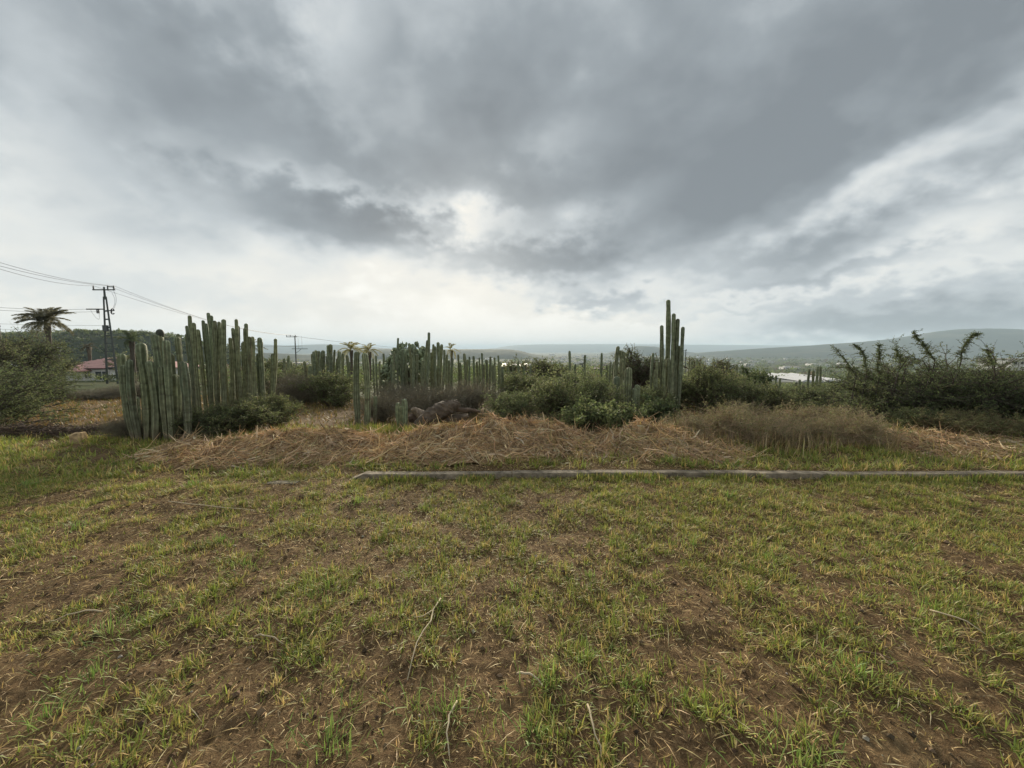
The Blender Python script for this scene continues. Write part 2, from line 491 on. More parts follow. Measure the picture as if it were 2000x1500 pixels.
hill('pale_hills', 9000, 1500, [(-400, 690), (100, 680), (330, 672), (420, 676), (500, 672), (560, 675), (640, 672), (720, 677), (800, 684), (900, 692)], 10, 'far', 16)
hill('low_hills', 2300, 420, [(200, 715), (380, 700), (450, 693), (520, 689), (580, 692), (640, 694), (700, 704), (760, 715)], 4, 'far', 17)

# ------------------------------------------------------------------ kerb
kerb = tag(link('kerb', None), kind='structure')
ex = [XatY(690, 4.9, 930), XatY(800, 4.9, 930), XatY(1000, 4.9, 930), XatY(1275, 4.9, 930), XatY(1480, 4.9, 930), XatY(1750, 4.9, 930), XatY(2080, 4.9, 930), 10.5]
rk = rngof(4)
for s in range(len(ex) - 1):
    g = Geo(); x0, x1 = ex[s] + .004, ex[s + 1] - .004
    nx = 26; xs = np.linspace(x0, x1, nx)
    jit = rk.uniform(-.012, .012); hgt = .092 + rk.uniform(-.012, .008) + .012 * (s == 2)
    sec = np.array([[0, -.15], [0.003, .955], [.008, 1.0], [.115, 1.0], [.13, .95], [.14, -.15]])
    V = []
    for q_, xx in enumerate(xs):
        r_ = 1.0
        if s == 0: r_ = min(1, .25 + (xx - x0) / .22)
        yy = KERB_Y(xx) + jit
        z0 = float(tz(xx, yy)) - .02
        ch = (vnoise(xx * 9, s * 3.1, 8) - .5) * .010 + (vnoise(xx * 31, s, 18) - .5) * .006
        for (a, b_) in sec:
            V.append([xx, yy + a + ch * (b_ < .95), z0 + b_ * hgt * r_ + (ch * .6 + (vnoise(xx * 2.2, 0, 3) - .5) * .012 if b_ > .5 else 0)])
    V = np.array(V); m_ = len(sec)
    a_ = (np.arange(nx - 1)[:, None] * m_ + np.arange(m_)[None])
    b_ = (np.arange(nx - 1)[:, None] * m_ + ((np.arange(m_) + 1) % m_)[None])
    Q = np.stack([a_.ravel(), b_.ravel(), (b_ + m_).ravel(), (a_ + m_).ravel()], 1)
    caps = [[0, 1, 4, 5], [1, 2, 3, 4]]
    Q = np.concatenate([Q[:, ::-1], np.array(caps), np.array(caps)[:, ::-1] + (nx - 1) * m_])
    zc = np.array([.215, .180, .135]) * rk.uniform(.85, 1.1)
    cc = np.where((np.arange(len(V)) % m_ >= 1)[:, None] & (np.arange(len(V)) % m_ <= 4)[:, None], zc * 1.12, zc * .8)  # lit top edge put into the colour; lower front darker with dirt
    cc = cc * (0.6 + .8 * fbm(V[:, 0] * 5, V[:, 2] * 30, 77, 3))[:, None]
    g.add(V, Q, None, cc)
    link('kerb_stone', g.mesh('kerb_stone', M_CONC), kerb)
# the low kerb end still showing in the grass further left
g = Geo()
for (a, b_) in ((528, 585),):
    xa, xb = XatY(a, 4.72, 945), XatY(b_, 4.72, 945)
    yy = 4.62
    box(g, ((xa + xb) / 2, yy + .06, float(tz(xa, yy)) - .034), (xb - xa, .10, .10), (.22, .19, .14), .004)
link('sunken_kerb_stone', g.mesh('sunken_kerb_stone', M_CONC), kerb)

# ------------------------------------------------------------------ grass, litter, clods on the field
GREEN = [(.235, .288, .057), (.287, .335, .068), (.172, .222, .044), (.37, .345, .088), (.49, .375, .13), (.60, .45, .19)]

def cover(x, y):
    """0..1 how grassy the field is here"""
    d = fbm(x * .5 + 3, y * .5, 41, 2) * .16 + fbm(x * 1.7, y * 1.7, 43, 2) * .34 + fbm(x * 5.5, y * 5.5, 47, 2) * .62 - .56
    d = d + .05 * np.clip(x - 1.0, 0, 2) / 2 - .03 * np.clip(1.8 - y, 0, 1) + .05 * np.clip((y - 3) / 2, 0, 1)
    d = d + .06 * np.clip((-x - 4.0) / 2, 0, 1) * np.clip((y - 3.2) / 2, 0, 1)
    return np.clip(d * 6.0 + .50, 0, 1)

def grass_stuff(name, label, seed, ncl, ylo, yhi, per, Lr, Wr, rad, wts, keep=None, dens=1.0, latmax=1.0, floor=.05, tint=(1, 1, 1)):
    r = rngof(seed); g = Geo()
    y = ylo + (yhi - ylo) * np.sqrt(r.uniform((ylo / yhi) ** 2 if ylo > 0 else 0, 1, ncl)) if ylo <= 0 else np.sqrt(r.uniform(ylo ** 2, yhi ** 2, ncl))
    x = r.uniform(-1, 1, ncl) * (Wd(y) - .6) * latmax
    c = cover(x, y) * dens
    ok = r.uniform(0, 1, ncl) < c ** 1.3 + floor
    if keep is not None: ok &= keep(x, y)
    kx = KERB_Y(x)
    ok &= ~((y > kx - .02) & (y < kx + .17) & (x > ex[0] - .02))
    x, y, c = x[ok], y[ok], c[ok]
    n = len(x)
    vig = r.uniform(.35, 1, n) * (.55 + .6 * c)                     # vigour of each clump
    cnt = np.maximum(2, (per * vig * r.uniform(.5, 1.3, n))).astype(int)
    idx = np.repeat(np.arange(n), cnt); N = len(idx)
    rr_ = rad * vig[idx] * np.abs(r.normal(0, .6, N)); aa = r.uniform(0, 2 * math.pi, N)
    bx = x[idx] + rr_ * np.cos(aa); by = y[idx] + rr_ * np.sin(aa)
    bz = lawn_z(bx, by) - .006
    wind = r.uniform(0, 2 * math.pi, n)
    azm = np.where(r.uniform(0, 1, N) < .6, aa + r.normal(0, .5, N), wind[idx] + r.normal(0, .6, N))
    lean = np.clip(.34 + .35 * (rr_ / max(rad, .01)) + r.normal(.14, .26, N), .03, .97)
    L = r.uniform(*Lr, N) * (.55 + .6 * vig[idx]); W = r.uniform(*Wr, N)
    cc = np.asarray(GREEN)
    tone = r.choice(len(wts), n, p=np.asarray(wts) / sum(wts))
    tb = np.where(r.uniform(0, 1, N) < .68, tone[idx], r.choice(len(wts), N, p=np.asarray(wts) / sum(wts)))
    col = cc[tb] * r.uniform(.75, 1.2, (N, 1)) * r.uniform(.93, 1.07, (N, 3)) * np.asarray(tint)
    blades(g, np.stack([bx, by, bz], 1), azm, lean, L, W, col, r, .7)
    return tag(link(name, g.mesh(name, M_GRASS)), label, 'grass', kind='stuff')

before_kerb = lambda x, y: y < KERB_Y(x) + .3
grass_stuff('grass', 'patchy green grass tufts on the mown field before the kerb', 101, 30000, .7, 5.0, 18, (.022, .082), (.0032, .0058), .052, (6, 6.5, 5, 5, 3, 1.6), before_kerb)
grass_stuff('fine_grass', 'fine short dry-green grass spread thinly over the bare soil', 102, 36000, .7, 5.0, 5, (.02, .065), (.0026, .0045), .055, (2, 3, 2, 5, 6, 6), before_kerb, 1.1, floor=.30)
grass_stuff('kerb_bank_grass', 'green and straw-coloured grass growing behind the concrete kerb', 103, 17000, 4.6, 8.2, 14, (.05, .15), (.006, .011), .08, (5, 6, 4, 5, 3, 3), lambda x, y: y > KERB_Y(x) + .12, 1.15)
grass_stuff('pasture_grass', 'dull yellowish grass of the pasture behind the cacti', 104, 17000, 8.0, 18.5, 9, (.06, .15), (.012, .022), .16, (1, 1, 3, 3, 5, 3), lambda x, y: y > 7.9, 1.0, tint=(.58, .50, .50))

r = rngof(59); g = Geo(); n = 8000
x = r.uniform(ex[0] - .3, 9, n); y = KERB_Y(x) - .008 - np.abs(r.normal(0, .07, n)); m_ = fbm(x * 2.2, y, 88, 2) > .44; x, y = x[m_], y[m_]; n = len(x)
blades(g, np.stack([x, y, lawn_z(x, y) - .005], 1), r.uniform(0, 6.28, n), r.uniform(.05, .8, n), r.uniform(.04, .13, n), r.uniform(.005, .009, n), pal(r, n, GREEN, (5, 5, 4, 4, 3, 2)), r)
tag(link('kerb_foot_grass', g.mesh('kerb_foot_grass', M_GRASS)), 'uneven fringe of grass along the near foot of the kerb', 'grass', kind='stuff')
# taller fresh tufts that stand out
r = rngof(60); g = Geo()
TUF = [(215, 1240, 1.5), (430, 1060, 1.0), (480, 1105, .9), (640, 1150, 1.1), (870, 1385, 1.3), (1075, 1335, 1.1), (1145, 1275, .9), (860, 1180, .8), (150, 1035, 1.2),
       (300, 915, 1.2), (1270, 945, .8), (1420, 975, 1.1), (700, 985, 1.0), (830, 990, .8), (1150, 1120, .8), (1500, 1090, .8), (640, 1460, 1.2), (1560, 1480, 1.2), (1680, 1330, 1.0),
       (180, 1330, 1.0), (95, 1400, 1.1), (690, 915, 1.1), (1300, 915, 1.2), (1420, 913, 1.2), (1040, 1440, .9), (1230, 1340, .8), (60, 950, 1.3), (380, 950, 1.0), (1010, 1150, .8), (1350, 1060, .8), (1800, 1190, .9)]
for (a, b_, k_) in TUF:
    p_ = G(a, b_); n = int(80 * k_)
    rr_ = np.abs(r.normal(0, .075 * k_, n)); aa = r.uniform(0, 6.283, n)
    bx = p_[0] + rr_ * np.cos(aa) * 1.3; by = p_[1] + rr_ * np.sin(aa)
    far = 1 + max(0, p_[1] - 3) * .25
    col = pal(r, n, [(.20, .31, .07), (.26, .36, .085), (.165, .25, .06), (.36, .37, .13)], (4, 4, 3, 1))
    blades(g, np.stack([bx, by, lawn_z(bx, by) - .006], 1), aa + r.normal(0, 1.2, n), np.clip(.15 + rr_ * 2 + r.normal(.15, .25, n), .03, .95),
           r.uniform(.035, .105, n) * k_, r.uniform(.0032, .0052, n) * far, col, r, .8)
tag(link('lush_grass', g.mesh('lush_grass', M_GRASS)), 'brighter and taller green tufts dotted over the mown field', 'grass', kind='stuff')

# mown straw lying on the soil
r = rngof(61); g = Geo(); N = 150000
y = np.sqrt(r.uniform(.6 ** 2, 5.6 ** 2, N)); x = r.uniform(-1, 1, N) * (Wd(y) - .5)
a = r.uniform(0, 6.283, N); L = r.exponential(.028, N) + .012; L = np.minimum(L, .16); W = r.uniform(.0016, .0040, N) * (1 + .15 * y)
d = np.stack([np.cos(a), np.sin(a), r.normal(.05, .22, N)], 1); d = norm(d)
pos = np.stack([x, y, lawn_z(x, y) + r.uniform(.001, .010, N)], 1)
leaves(g, pos, d, L, W, pal(r, N, [(.60, .45, .225), (.47, .33, .155), (.30, .195, .095), (.11, .072, .036), (.70, .57, .34)], (6, 5, 4, 2, 2)), r, 2.0)
tag(link('straw_litter', g.mesh('straw_litter', M_STRAW)), 'short bits of dry mown straw scattered over the brown soil', 'straw', kind='stuff')

# soil clods and pebbles
r = rngof(62); g = Geo(); N = 16000
y = np.sqrt(r.uniform(.6 ** 2, 4.6 ** 2, N)); x = r.uniform(-1, 1, N) * (Wd(y) - .6)
s = np.minimum(.003 + r.exponential(.0036, N), .024)
oc = np.array([[1, 0, 0], [0, 1, 0], [-1, 0, 0], [0, -1, 0], [0, 0, .8], [0, 0, -.6]], float)
V = np.stack([x, y, lawn_z(x, y) + s * .3], 1)[:, None] + oc[None] * s[:, None, None] * r.uniform(.6, 1.3, (N, 6, 1))
T = np.array([[0, 1, 4], [1, 2, 4], [2, 3, 4], [3, 0, 4], [1, 0, 5], [2, 1, 5], [3, 2, 5], [0, 3, 5]])
cc = pal(r, N, [(.12, .08, .045), (.19, .13, .078), (.075, .052, .034), (.40, .35, .27)], (5, 4, 3, .5))
g.add(V.reshape(-1, 3), None, ((np.arange(N) * 6)[:, None, None] + T[None]).reshape(-1, 3), np.repeat(cc, 6, 0))
tag(link('soil_clod_scatter', g.mesh('soil_clod_scatter', M_WOOD)), 'small brown soil clods and pebbles strewn between the grass', 'soil', kind='stuff')

# single long dry stalks lying on the field
ST = [((862, 1175), (805, 1330), 'long pale dry stalk lying on the soil below the grass, bent at its top'),
      ((893, 1375), (875, 1485), 'straight pale stalk lying near the bottom middle of the field'),
      ((1010, 1315), (1060, 1335), 'short thick pale stalk piece lying in the middle of the field'),
      ((1148, 1385), (1182, 1480), 'thin pale stalk lying on bare soil right of the bottom middle'),
      ((200, 1205), (95, 1222), 'long pale stalk lying beside the tall grass tuft on the left'),
      ((500, 1248), (555, 1262), 'short pale stalk lying on bare soil left of the middle'),
      ((1670, 1285), (1740, 1300), 'dark forked twig lying in the grass on the right'),
      ((1815, 1205), (1925, 1255), 'long pale stalk slanting through the grass at the right'),
      ((330, 985), (505, 1000), 'thin pale stalk lying level in the grass left of the kerb end')]
r = rngof(63)
for (a, b_, lab) in ST:
    A = G(*a); B = G(*b_); n = 7
    tt = np.linspace(0, 1, n)[:, None]
    pts = A * (1 - tt) + B * tt
    side = norm(np.cross(B - A, [0, 0, 1.0])); Ls = np.linalg.norm(B - A)
    pts = pts + side * (np.sin(tt * 2.6) * .05 * Ls + r.normal(0, .006, (n, 1)))
    pts[:, 2] = lawn_z(pts[:, 0], pts[:, 1]) + .018 + .025 * np.sin(tt[:, 0] * 3.1)
    g = Geo(); dark = 'dark' in lab
    sweep(g, pts - A, np.linspace(.0052, .0026, n) * (1.3 if 'thick' in lab else 1), 6, (.17, .12, .08) if dark else (.50, .42, .29))
    if dark or 'bent' in lab:
        q0 = pts[4 if dark else 1] - A
        sweep(g, [q0, q0 + side * .05 + (B - A) * .1, q0 + side * .10 + (B - A) * (.25 if dark else .12)], [.004, .003, .002], 5, (.17, .12, .08) if dark else (.50, .42, .29))
    tag(link('dry_stalk', g.mesh('dry_stalk', M_STRAW, True), None, A), lab, 'stalk', 'loose stalks lying on the field')

# ------------------------------------------------------------------ heaps of cut dry brush
STRAW = [(.72, .52, .30), (.62, .43, .235), (.47, .31, .165), (.21, .135, .075), (.79, .62, .40), (.40, .34, .16)]
def heap(label, crest, Y0, depth, nst, seed, green=0.0, size=1.0):
    r = rngof(seed)
    pxs = np.array([c[0] for c in crest], float); hs = np.array([c[1] for c in crest], float)
    pm = (pxs[0] + pxs[-1]) / 2
    O = np.array([XatY(pm, Y0, 860), Y0, 0.0])
    def xpx(x): return 1000 + x / Y0 * F * (1 / 1.0)
    xs0, xs1 = (pxs[0] - 1000) / F * Y0, (pxs[-1] - 1000) / F * Y0
    def hz(x, y):
        px = 1000 + x / Y0 * F
        h = np.interp(px, pxs, hs)
        v = (y - Y0 - .12 * np.sin(x * 1.7)) / depth
        pr = np.where(v < 0, np.clip(1 - np.abs(v), 0, 1) ** .9, np.clip(1 - np.abs(v * 1.25), 0, 1) ** 1.1)
        lump = 1 + (fbm(x * 2.3, y * 2.3, seed, 3) - .5) * 1.0 + (fbm(x * 5.5, y * 5.5, seed + 4, 2) - .5) * .8
        return h * .86 * pr * lump
    ROOT = thing('brush_pile', (O[0], O[1], float(tz(O[0], O[1]))), label, 'brush pile', 'heaps of cut dry brush behind the kerb')
    O[2] = float(tz(O[0], O[1]))
    g = Geo(); nx, ny = 90, 40
    xx, yy = np.meshgrid(np.linspace(xs0, xs1, nx), np.linspace(Y0 - depth * 1.05, Y0 + depth, ny), indexing='ij')
    H = hz(xx, yy); zz = lawn_z(xx, yy) + H * .93 - .035 * (H < .02) + (fbm(xx * 9, yy * 9, seed + 5, 3) - .5) * .07 * np.clip(H * 12, 0, 1)
    k = (np.arange(nx - 1)[:, None] * ny + np.arange(ny - 1)[None]).ravel()
    c = np.array([.29, .19, .105]) * (.6 + .8 * fbm(xx * 6, yy * 6, seed + 8, 3)).reshape(-1, 1)
    g.add(np.stack([xx, yy, zz], -1).reshape(-1, 3) - O, np.stack([k, k + ny, k + ny + 1, k + 1], 1), None, c)
    link('mound', g.mesh('mound', M_MOUND, True), ROOT)
    # stalks lying over one another
    g = Geo(); N = nst
    x = r.uniform(xs0, xs1, N * 2); y = Y0 + r.uniform(-1, .75, N * 2) * depth
    H = hz(x, y); ok = r.uniform(0, 1, N * 2) < np.clip(H * 9, .04, 1); x, y, H = x[ok][:N], y[ok][:N], H[ok][:N]; N = len(x)
    e = .03
    gx = (hz(x + e, y) - hz(x - e, y)) / (2 * e); gy = (hz(x, y + e) - hz(x, y - e)) / (2 * e)
    a = r.normal(0, .75, N) + math.pi * r.integers(0, 2, N) + (fbm(x * 1.3, y * 1.3, seed + 2, 2) - .5) * 5
    d = np.stack([np.cos(a), np.sin(a), gx * np.cos(a) + gy * np.sin(a)], 1); d = norm(d)
    nrm = norm(np.stack([-gx, -gy, np.ones(N)], 1))
    L = np.clip(r.gamma(2.2, .075, N), .05, .55) * size
    p0 = np.stack([x, y, lawn_z(x, y) + H + r.uniform(-.02, .035, N)], 1) - d * L[:, None] * .5 - O
    bow = r.normal(.02, .06, N)[:, None] * L[:, None]; sd = np.cross(d, nrm); sb = r.normal(0, .10, N)[:, None] * L[:, None]
    lift = np.where(r.uniform(0, 1, N) < .20, r.uniform(.2, .8, N), r.normal(0, .08, N))[:, None] * L[:, None]
    p1 = p0 + d * L[:, None] * .5 + nrm * (bow + .25 * lift) + sd * sb
    p2 = p0 + d * L[:, None] * (1 - .25 * np.abs(lift) / L[:, None]) + nrm * lift * .8 + sd * sb * .3
    W = np.clip(r.gamma(2.2, .0016, N), .0016, .012)
    cl = pal(r, N, STRAW, (4, 5, 4.5, 3, 1.3, 1.2), .25)
    big = (r.uniform(0, 1, N) < .10) & (L < .42); W = np.where(big, W * 2.0 + .001, W); cl = np.where(big[:, None], pal(r, N, [(.66, .54, .37), (.56, .43, .28), (.40, .29, .18)], (3, 3, 2)), cl)
    tubes(g, p0, p1, W, W * .9, 3, cl); tubes(g, p1, p2, W * .9, W * .4, 3, cl)
    s = tag(link('stalks', g.mesh('stalks', M_STRAW), ROOT), kind='stuff')
    if green:
        g = Geo(); N = int(2600 * green)
        x = r.uniform(xs0, xs1, N); y = Y0 + r.uniform(-1, .4, N) * depth
        m_ = fbm(x * 1.2, y * 1.2, seed + 31, 2) > .5; x, y = x[m_], y[m_]; N = len(x)
        b0 = np.stack([x, y, lawn_z(x, y) + hz(x, y) - .01], 1) - O
        blades(g, b0, r.uniform(0, 6.28, N), r.uniform(.1, .8, N), r.uniform(.06, .17, N), r.uniform(.006, .010, N), pal(r, N, GREEN, (3, 3, 5, 4, 3, 1)), r)
        tag(link('weed_tufts', g.mesh('weed_tufts', M_GRASS), ROOT), kind='stuff')
    return ROOT

heap('low wide heap of brown cut brush in front of the left cacti', [(285, 0), (330, .10), (390, .17), (440, .22), (500, .29), (545, .28), (600, .24), (650, .25), (700, .21), (750, .16), (800, .05), (830, 0)], 6.35, 1.0, 17000, 201, .5)
heap('tallest heap of cut brush, right of the fallen log', [(690, 0), (740, .14), (790, .25), (840, .31), (890, .37), (925, .44), (960, .47), (1000, .45), (1045, .39), (1085, .33), (1130, .28), (1175, .16), (1215, .05), (1240, 0)], 6.3, 1.05, 22000, 202, 1.0)
heap('pointed heap of reddish dry brush beside the brown weeds', [(1130, 0), (1165, .14), (1195, .22), (1225, .32), (1262, .39), (1295, .33), (1330, .20), (1370, .12), (1420, .05), (1460, 0)], 6.3, .95, 13000, 203, .5)
heap('flattened swath of pale cut straw under the right-hand thorn bush', [(1690, 0), (1730, .10), (1770, .20), (1810, .20), (1860, .12), (1930, .06), (2040, .03), (2110, 0)], 6.6, 1.1, 9000, 204, .4)

# ------------------------------------------------------------------ shrubs
def shrub_geo(seed, R, H, nm, ns, nt, nl, secl=.34, twl=.16, leaf=(.03, .012), lcol=None, lw=None, wcol=(.16, .12, .09), flat=1.0, spread=1.0, bare=.2, stemr=.018, crooked=.06, hollow=.0, up=.25, grad=None, wob=.25, low=.62):
    r = rngof(seed); wg = Geo(); lg = Geo()
    a = r.uniform(0, 6.283, nm); rho = R * np.sqrt(r.uniform(hollow, 1, nm)) * spread
    rim = 1 + wob * np.sin(a * 3 + r.uniform(0, 6)) * .6 + wob * np.sin(a * 5 + r.uniform(0, 6)) * .4
    rho = rho * rim
    hz_ = H * np.clip(1 - (rho / (R * 1.25)) ** 2, .12, 1) ** .6 * r.uniform(low, 1.0, nm)
    E = np.stack([rho * np.cos(a), rho * np.sin(a), hz_], 1)
    S = np.stack([r.normal(0, .10 * R, nm), r.normal(0, .10 * R, nm), np.full(nm, -.03)], 1)
    Cc = S * .5 + E * .5; Cc[:, :2] = S[:, :2] * .65 + E[:, :2] * .35; Cc[:, 2] = E[:, 2] * r.uniform(.55, .85, nm)
    K = 7; T = np.linspace(0, 1, K)
    jitt = r.normal(0, crooked * R, (nm, K, 3)) * np.sin(T * math.pi)[None, :, None]
    B = (1 - T)[None, :, None] ** 2 * S[:, None] + 2 * (T * (1 - T))[None, :, None] * Cc[:, None] + T[None, :, None] ** 2 * E[:, None] + jitt
    rad = stemr * (1 - .75 * T)
    wc = np.asarray(wcol)
    for k in range(K - 1):
        tubes(wg, B[:, k], B[:, k + 1], rad[k], rad[k + 1], 4, wc * r.uniform(.8, 1.2, (nm, 1)))
    def along(pick, t_):
        f = t_ * (K - 1); k0 = np.minimum(K - 2, f.astype(int)); fr = (f - k0)[:, None]
        p0 = B[pick, k0]; p1 = B[pick, k0 + 1]
        return p0 * (1 - fr) + p1 * fr, norm(p1 - p0)
    # secondary limbs
    pk = r.integers(0, nm, ns); ts = r.uniform(.22, 1, ns) ** .8
    p0, tg = along(pk, ts)
    rd = r.normal(size=(ns, 3)); rd[:, 2] = rd[:, 2] * flat + up
    dr = norm(tg * .55 + norm(rd)); sl = secl * R * r.uniform(.45, 1.25, ns)
    p1 = p0 + dr * (sl * .5)[:, None]; dr2 = norm(dr + r.normal(0, .3, (ns, 3)) * [1, 1, flat]); p2 = p1 + dr2 * (sl * .5)[:, None]
    lo = p2[:, 2] < .04; p2[lo, 2] = .05 + .05 * r.uniform(0, 1, lo.sum())
    tubes(wg, p0, p1, stemr * .34, stemr * .24, 3, wc * r.uniform(.8, 1.2, (ns, 1))); tubes(wg, p1, p2, stemr * .24, stemr * .12, 3, wc * r.uniform(.8, 1.2, (ns, 1)))
    # twigs
    si = r.integers(0, ns, nt); tt = r.uniform(.1, 1, nt)[:, None]
    q0 = np.where(tt < .5, p0[si] * (1 - 2 * tt) + p1[si] * 2 * tt, p1[si] * (2 - 2 * tt) + p2[si] * (2 * tt - 1))
    rd = r.normal(size=(nt, 3)); rd[:, 2] = rd[:, 2] * flat + up * .6
    td = norm(dr2[si] * .5 + norm(rd)); tl = twl * R * r.uniform(.4, 1.3, nt)
    q1 = q0 + td * tl[:, None]
    lo = q1[:, 2] < .02; q1[lo, 2] = .02
    tubes(wg, q0, q1, stemr * .12, stemr * .05, 3, wc * r.uniform(.75, 1.25, (nt, 1)))
    # leaves
    live = r.uniform(0, 1, ns) > bare
    cand = np.where(live[si])[0]
    if nl and len(cand):
        li = cand[r.integers(0, len(cand), nl)]; lt = r.uniform(0, 1.05, nl)[:, None]
        lp = q0[li] * (1 - lt) + q1[li] * lt
        ld = norm(td[li] * .35 + r.normal(size=(nl, 3)) * [1, 1, .8])
        cs = np.asarray(lcol, float); ww = np.asarray(lw if lw is not None else np.ones(len(cs)), float)
        ct = r.choice(len(cs), ns, p=ww / ww.sum())
        cl = np.where(r.uniform(0, 1, nl) < .7, ct[si[li]], r.choice(len(cs), nl, p=ww / ww.sum()))
        col = cs[cl] * r.uniform(.75, 1.25, (nl, 1)) * r.uniform(.94, 1.06, (nl, 3))
        if grad is not None:
            k_ = np.clip((lp[:, 2] / H - grad[0]) / (grad[1] - grad[0]), 0, 1)[:, None] * .85 + .15 * r.uniform(0, 1, (nl, 1))
            col = np.asarray(grad[2]) * r.uniform(.75, 1.25, (nl, 1)) * (1 - k_) + col * k_
        sz = r.uniform(.6, 1.3, nl)
        leaves(lg, lp, ld, leaf[0] * sz, leaf[1] * sz, col, r, .8)
    return wg, lg

GR_DARK = [(0.084, 0.11, 0.05), (0.114, 0.146, 0.062), (0.146, 0.18, 0.075), (0.18, 0.204, 0.097)]
GR_MID = [(0.106, 0.132, 0.057), (0.147, 0.179, 0.071), (0.194, 0.223, 0.093), (0.235, 0.24, 0.12)]
GR_OLIVE = [(0.198, 0.204, 0.091), (0.24, 0.234, 0.114), (0.168, 0.192, 0.08), (0.288, 0.252, 0.137)]
BR_TWIG = [(.15, .16, .085), (0.228, 0.18, 0.12), (0.192, 0.156, 0.103), (0.282, 0.216, 0.142), (0.18, 0.18, 0.097)]

PROTO = {}
def proto(key, **kw):
    if key not in PROTO:
        wg, lg = shrub_geo(**kw)
        PROTO[key] = (wg.mesh(key + '_branches', M_WOOD), lg.mesh(key + '_foliage', M_LEAF))
    return PROTO[key]
def bush(name, key, loc, label, cat, rz=0.0, scale=(1, 1, 1), group=None, **kw):
    wm, lm = proto(key, **kw)
    o = thing(name, loc, label, cat, group, rz); o.scale = scale
    link('branches', wm, o); link('foliage', lm, o)
    return o
def at(px, Y, dzv=0.0):
    x = XatY(px, Y, 760); return (x, Y, float(lawn_z(x, Y) if Y < 18 else tz(x, Y)) + dzv)

THORN = dict(R=1.35, H=1.55, nm=64, ns=720, nt=6000, nl=36000, secl=.36, twl=.13, leaf=(.036, .016), lcol=GR_DARK, lw=(4, 5, 4, 2), flat=.45, spread=1.0, bare=.06, stemr=.020, crooked=.05, up=.10, wcol=(.085, .07, .058), low=.12)
for s in range(3):
    PROTO['thorn%d' % s] = None; del PROTO['thorn%d' % s]
T1 = dict(THORN, seed=301); T2 = dict(THORN, seed=302); T3 = dict(THORN, seed=303, R=1.2, H=1.4)
bush('thorn_bush', 'thorn1', at(1745, 8.8), 'dark feathery thorn bush with bare branch tips against the far plain, leftmost at right edge', 'bush', .4, (1.0, .95, 1.04), **T1)
bush('thorn_bush', 'thorn2', at(1870, 8.2), 'large dark thorn bush under the long ridge with a branch pointing right', 'bush', 2.0, (1.15, 1.05, 1.2), **T2)
bush('thorn_bush', 'thorn3', at(2010, 7.6), 'dark thorn bush cut off by the right edge of the photo', 'bush', 1.0, (1.15, 1.0, 1.1), **T3)
bush('thorn_bush', 'thorn1', at(1930, 11.5), 'thorn bush showing only its top behind the large right-hand bushes', 'bush', 3.4, (1.3, 1.1, 1.08), **T1)
bush('thorn_bush', 'thorn2', at(-75, 8.3), 'dull green thorn bush at the left edge near the pasture', 'bush', .7, (1.02, .9, 1.02), **T2)
bush('thorn_bush', 'thorn3', at(0, 10.5), 'thorn bush behind the left-edge bush, below the tall palm', 'bush', 4.0, (1.15, 1.0, 1.2), **T3)
bush('thorn_bush', 'thorn1', at(70, 15.0), 'rounded thorn bush in front of the red-roofed house corner', 'bush', 5.2, (.9, .9, .85), **T1)

# the long bare-tipped limbs that reach above the right-hand bushes
def limb(bx, Y, tip, seed, label, mid=None, n=70):
    r = rngof(seed)
    tipP = P(tip[0], tip[1], Y); b0 = P(bx[0], bx[1], Y)
    K = 8; t_ = np.linspace(0, 1, K)[:, None]
    m_ = P(mid[0], mid[1], Y) if mid else (tipP + b0) / 2
    pts = (1 - t_) ** 2 * b0 + 2 * t_ * (1 - t_) * m_ + t_ ** 2 * tipP
    pts[1:-1] += r.normal(0, .012, (K - 2, 3))
    gz = float(tz(b0[0], Y)); foot = np.array([b0[0] * .985, Y + .1, gz - .05])
    pts = np.concatenate([[foot, foot * .45 + pts[0] * .55 + [.03, 0, 0]], pts])
    O = foot.copy(); O[2] = gz
    o = thing('thorn_sapling', O, label, 'sapling', 'bare thorny limbs reaching above the right-hand bushes')
    n = int(n * 1.7)
    g = Geo(); sweep(g, pts - O, np.linspace(.013, .003, len(pts)), 6, (.07, .06, .05))
    K2 = len(pts); f = r.uniform(2.2, K2 - 1.02, n); k0 = f.astype(int); fr = (f - k0)[:, None]
    q0 = pts[k0] * (1 - fr) + pts[k0 + 1] * fr; tg = norm(pts[k0 + 1] - pts[k0])
    d = norm(tg * .35 + norm(r.normal(size=(n, 3)) * [1, .8, .55])); L = np.minimum(r.gamma(2.0, .042, n), .26)
    q1 = q0 + d * L[:, None]
    tubes(g, q0 - O, q1 - O, .0032, .0015, 3, (.07, .06, .05))
    link('branches', g.mesh('branches', M_WOOD), o)
    lg = Geo(); nl = n * 11; li = r.integers(0, n, nl); lt = r.uniform(.1, 1, nl)[:, None]
    leaves(lg, q0[li] * (1 - lt) + q1[li] * lt - O, norm(d[li] * .3 + r.normal(size=(nl, 3)) * [1, 1, .5]), r.uniform(.018, .04, nl), r.uniform(.008, .016, nl), pal(r, nl, GR_DARK, (4, 5, 4, 2)), r, 1)
    link('foliage', lg.mesh('foliage', M_LEAF), o)
limb((1672, 735), 8.9, (1628, 676), 1, 'bare dark limb slanting up left, leftmost above the thorn bushes', (1655, 705), 55)
limb((1692, 735), 8.8, (1668, 673), 2, 'leafy dark limb hooked to the left at its tip', (1700, 690), 90)
limb((1716, 745), 8.7, (1720, 672), 3, 'leafy dark limb bending right above the leftmost thorn bush', (1712, 700), 90)
limb((1770, 712), 8.7, (1745, 682), 4, 'short leafy limb below the skyline between the two taller pairs', (1757, 700), 70)
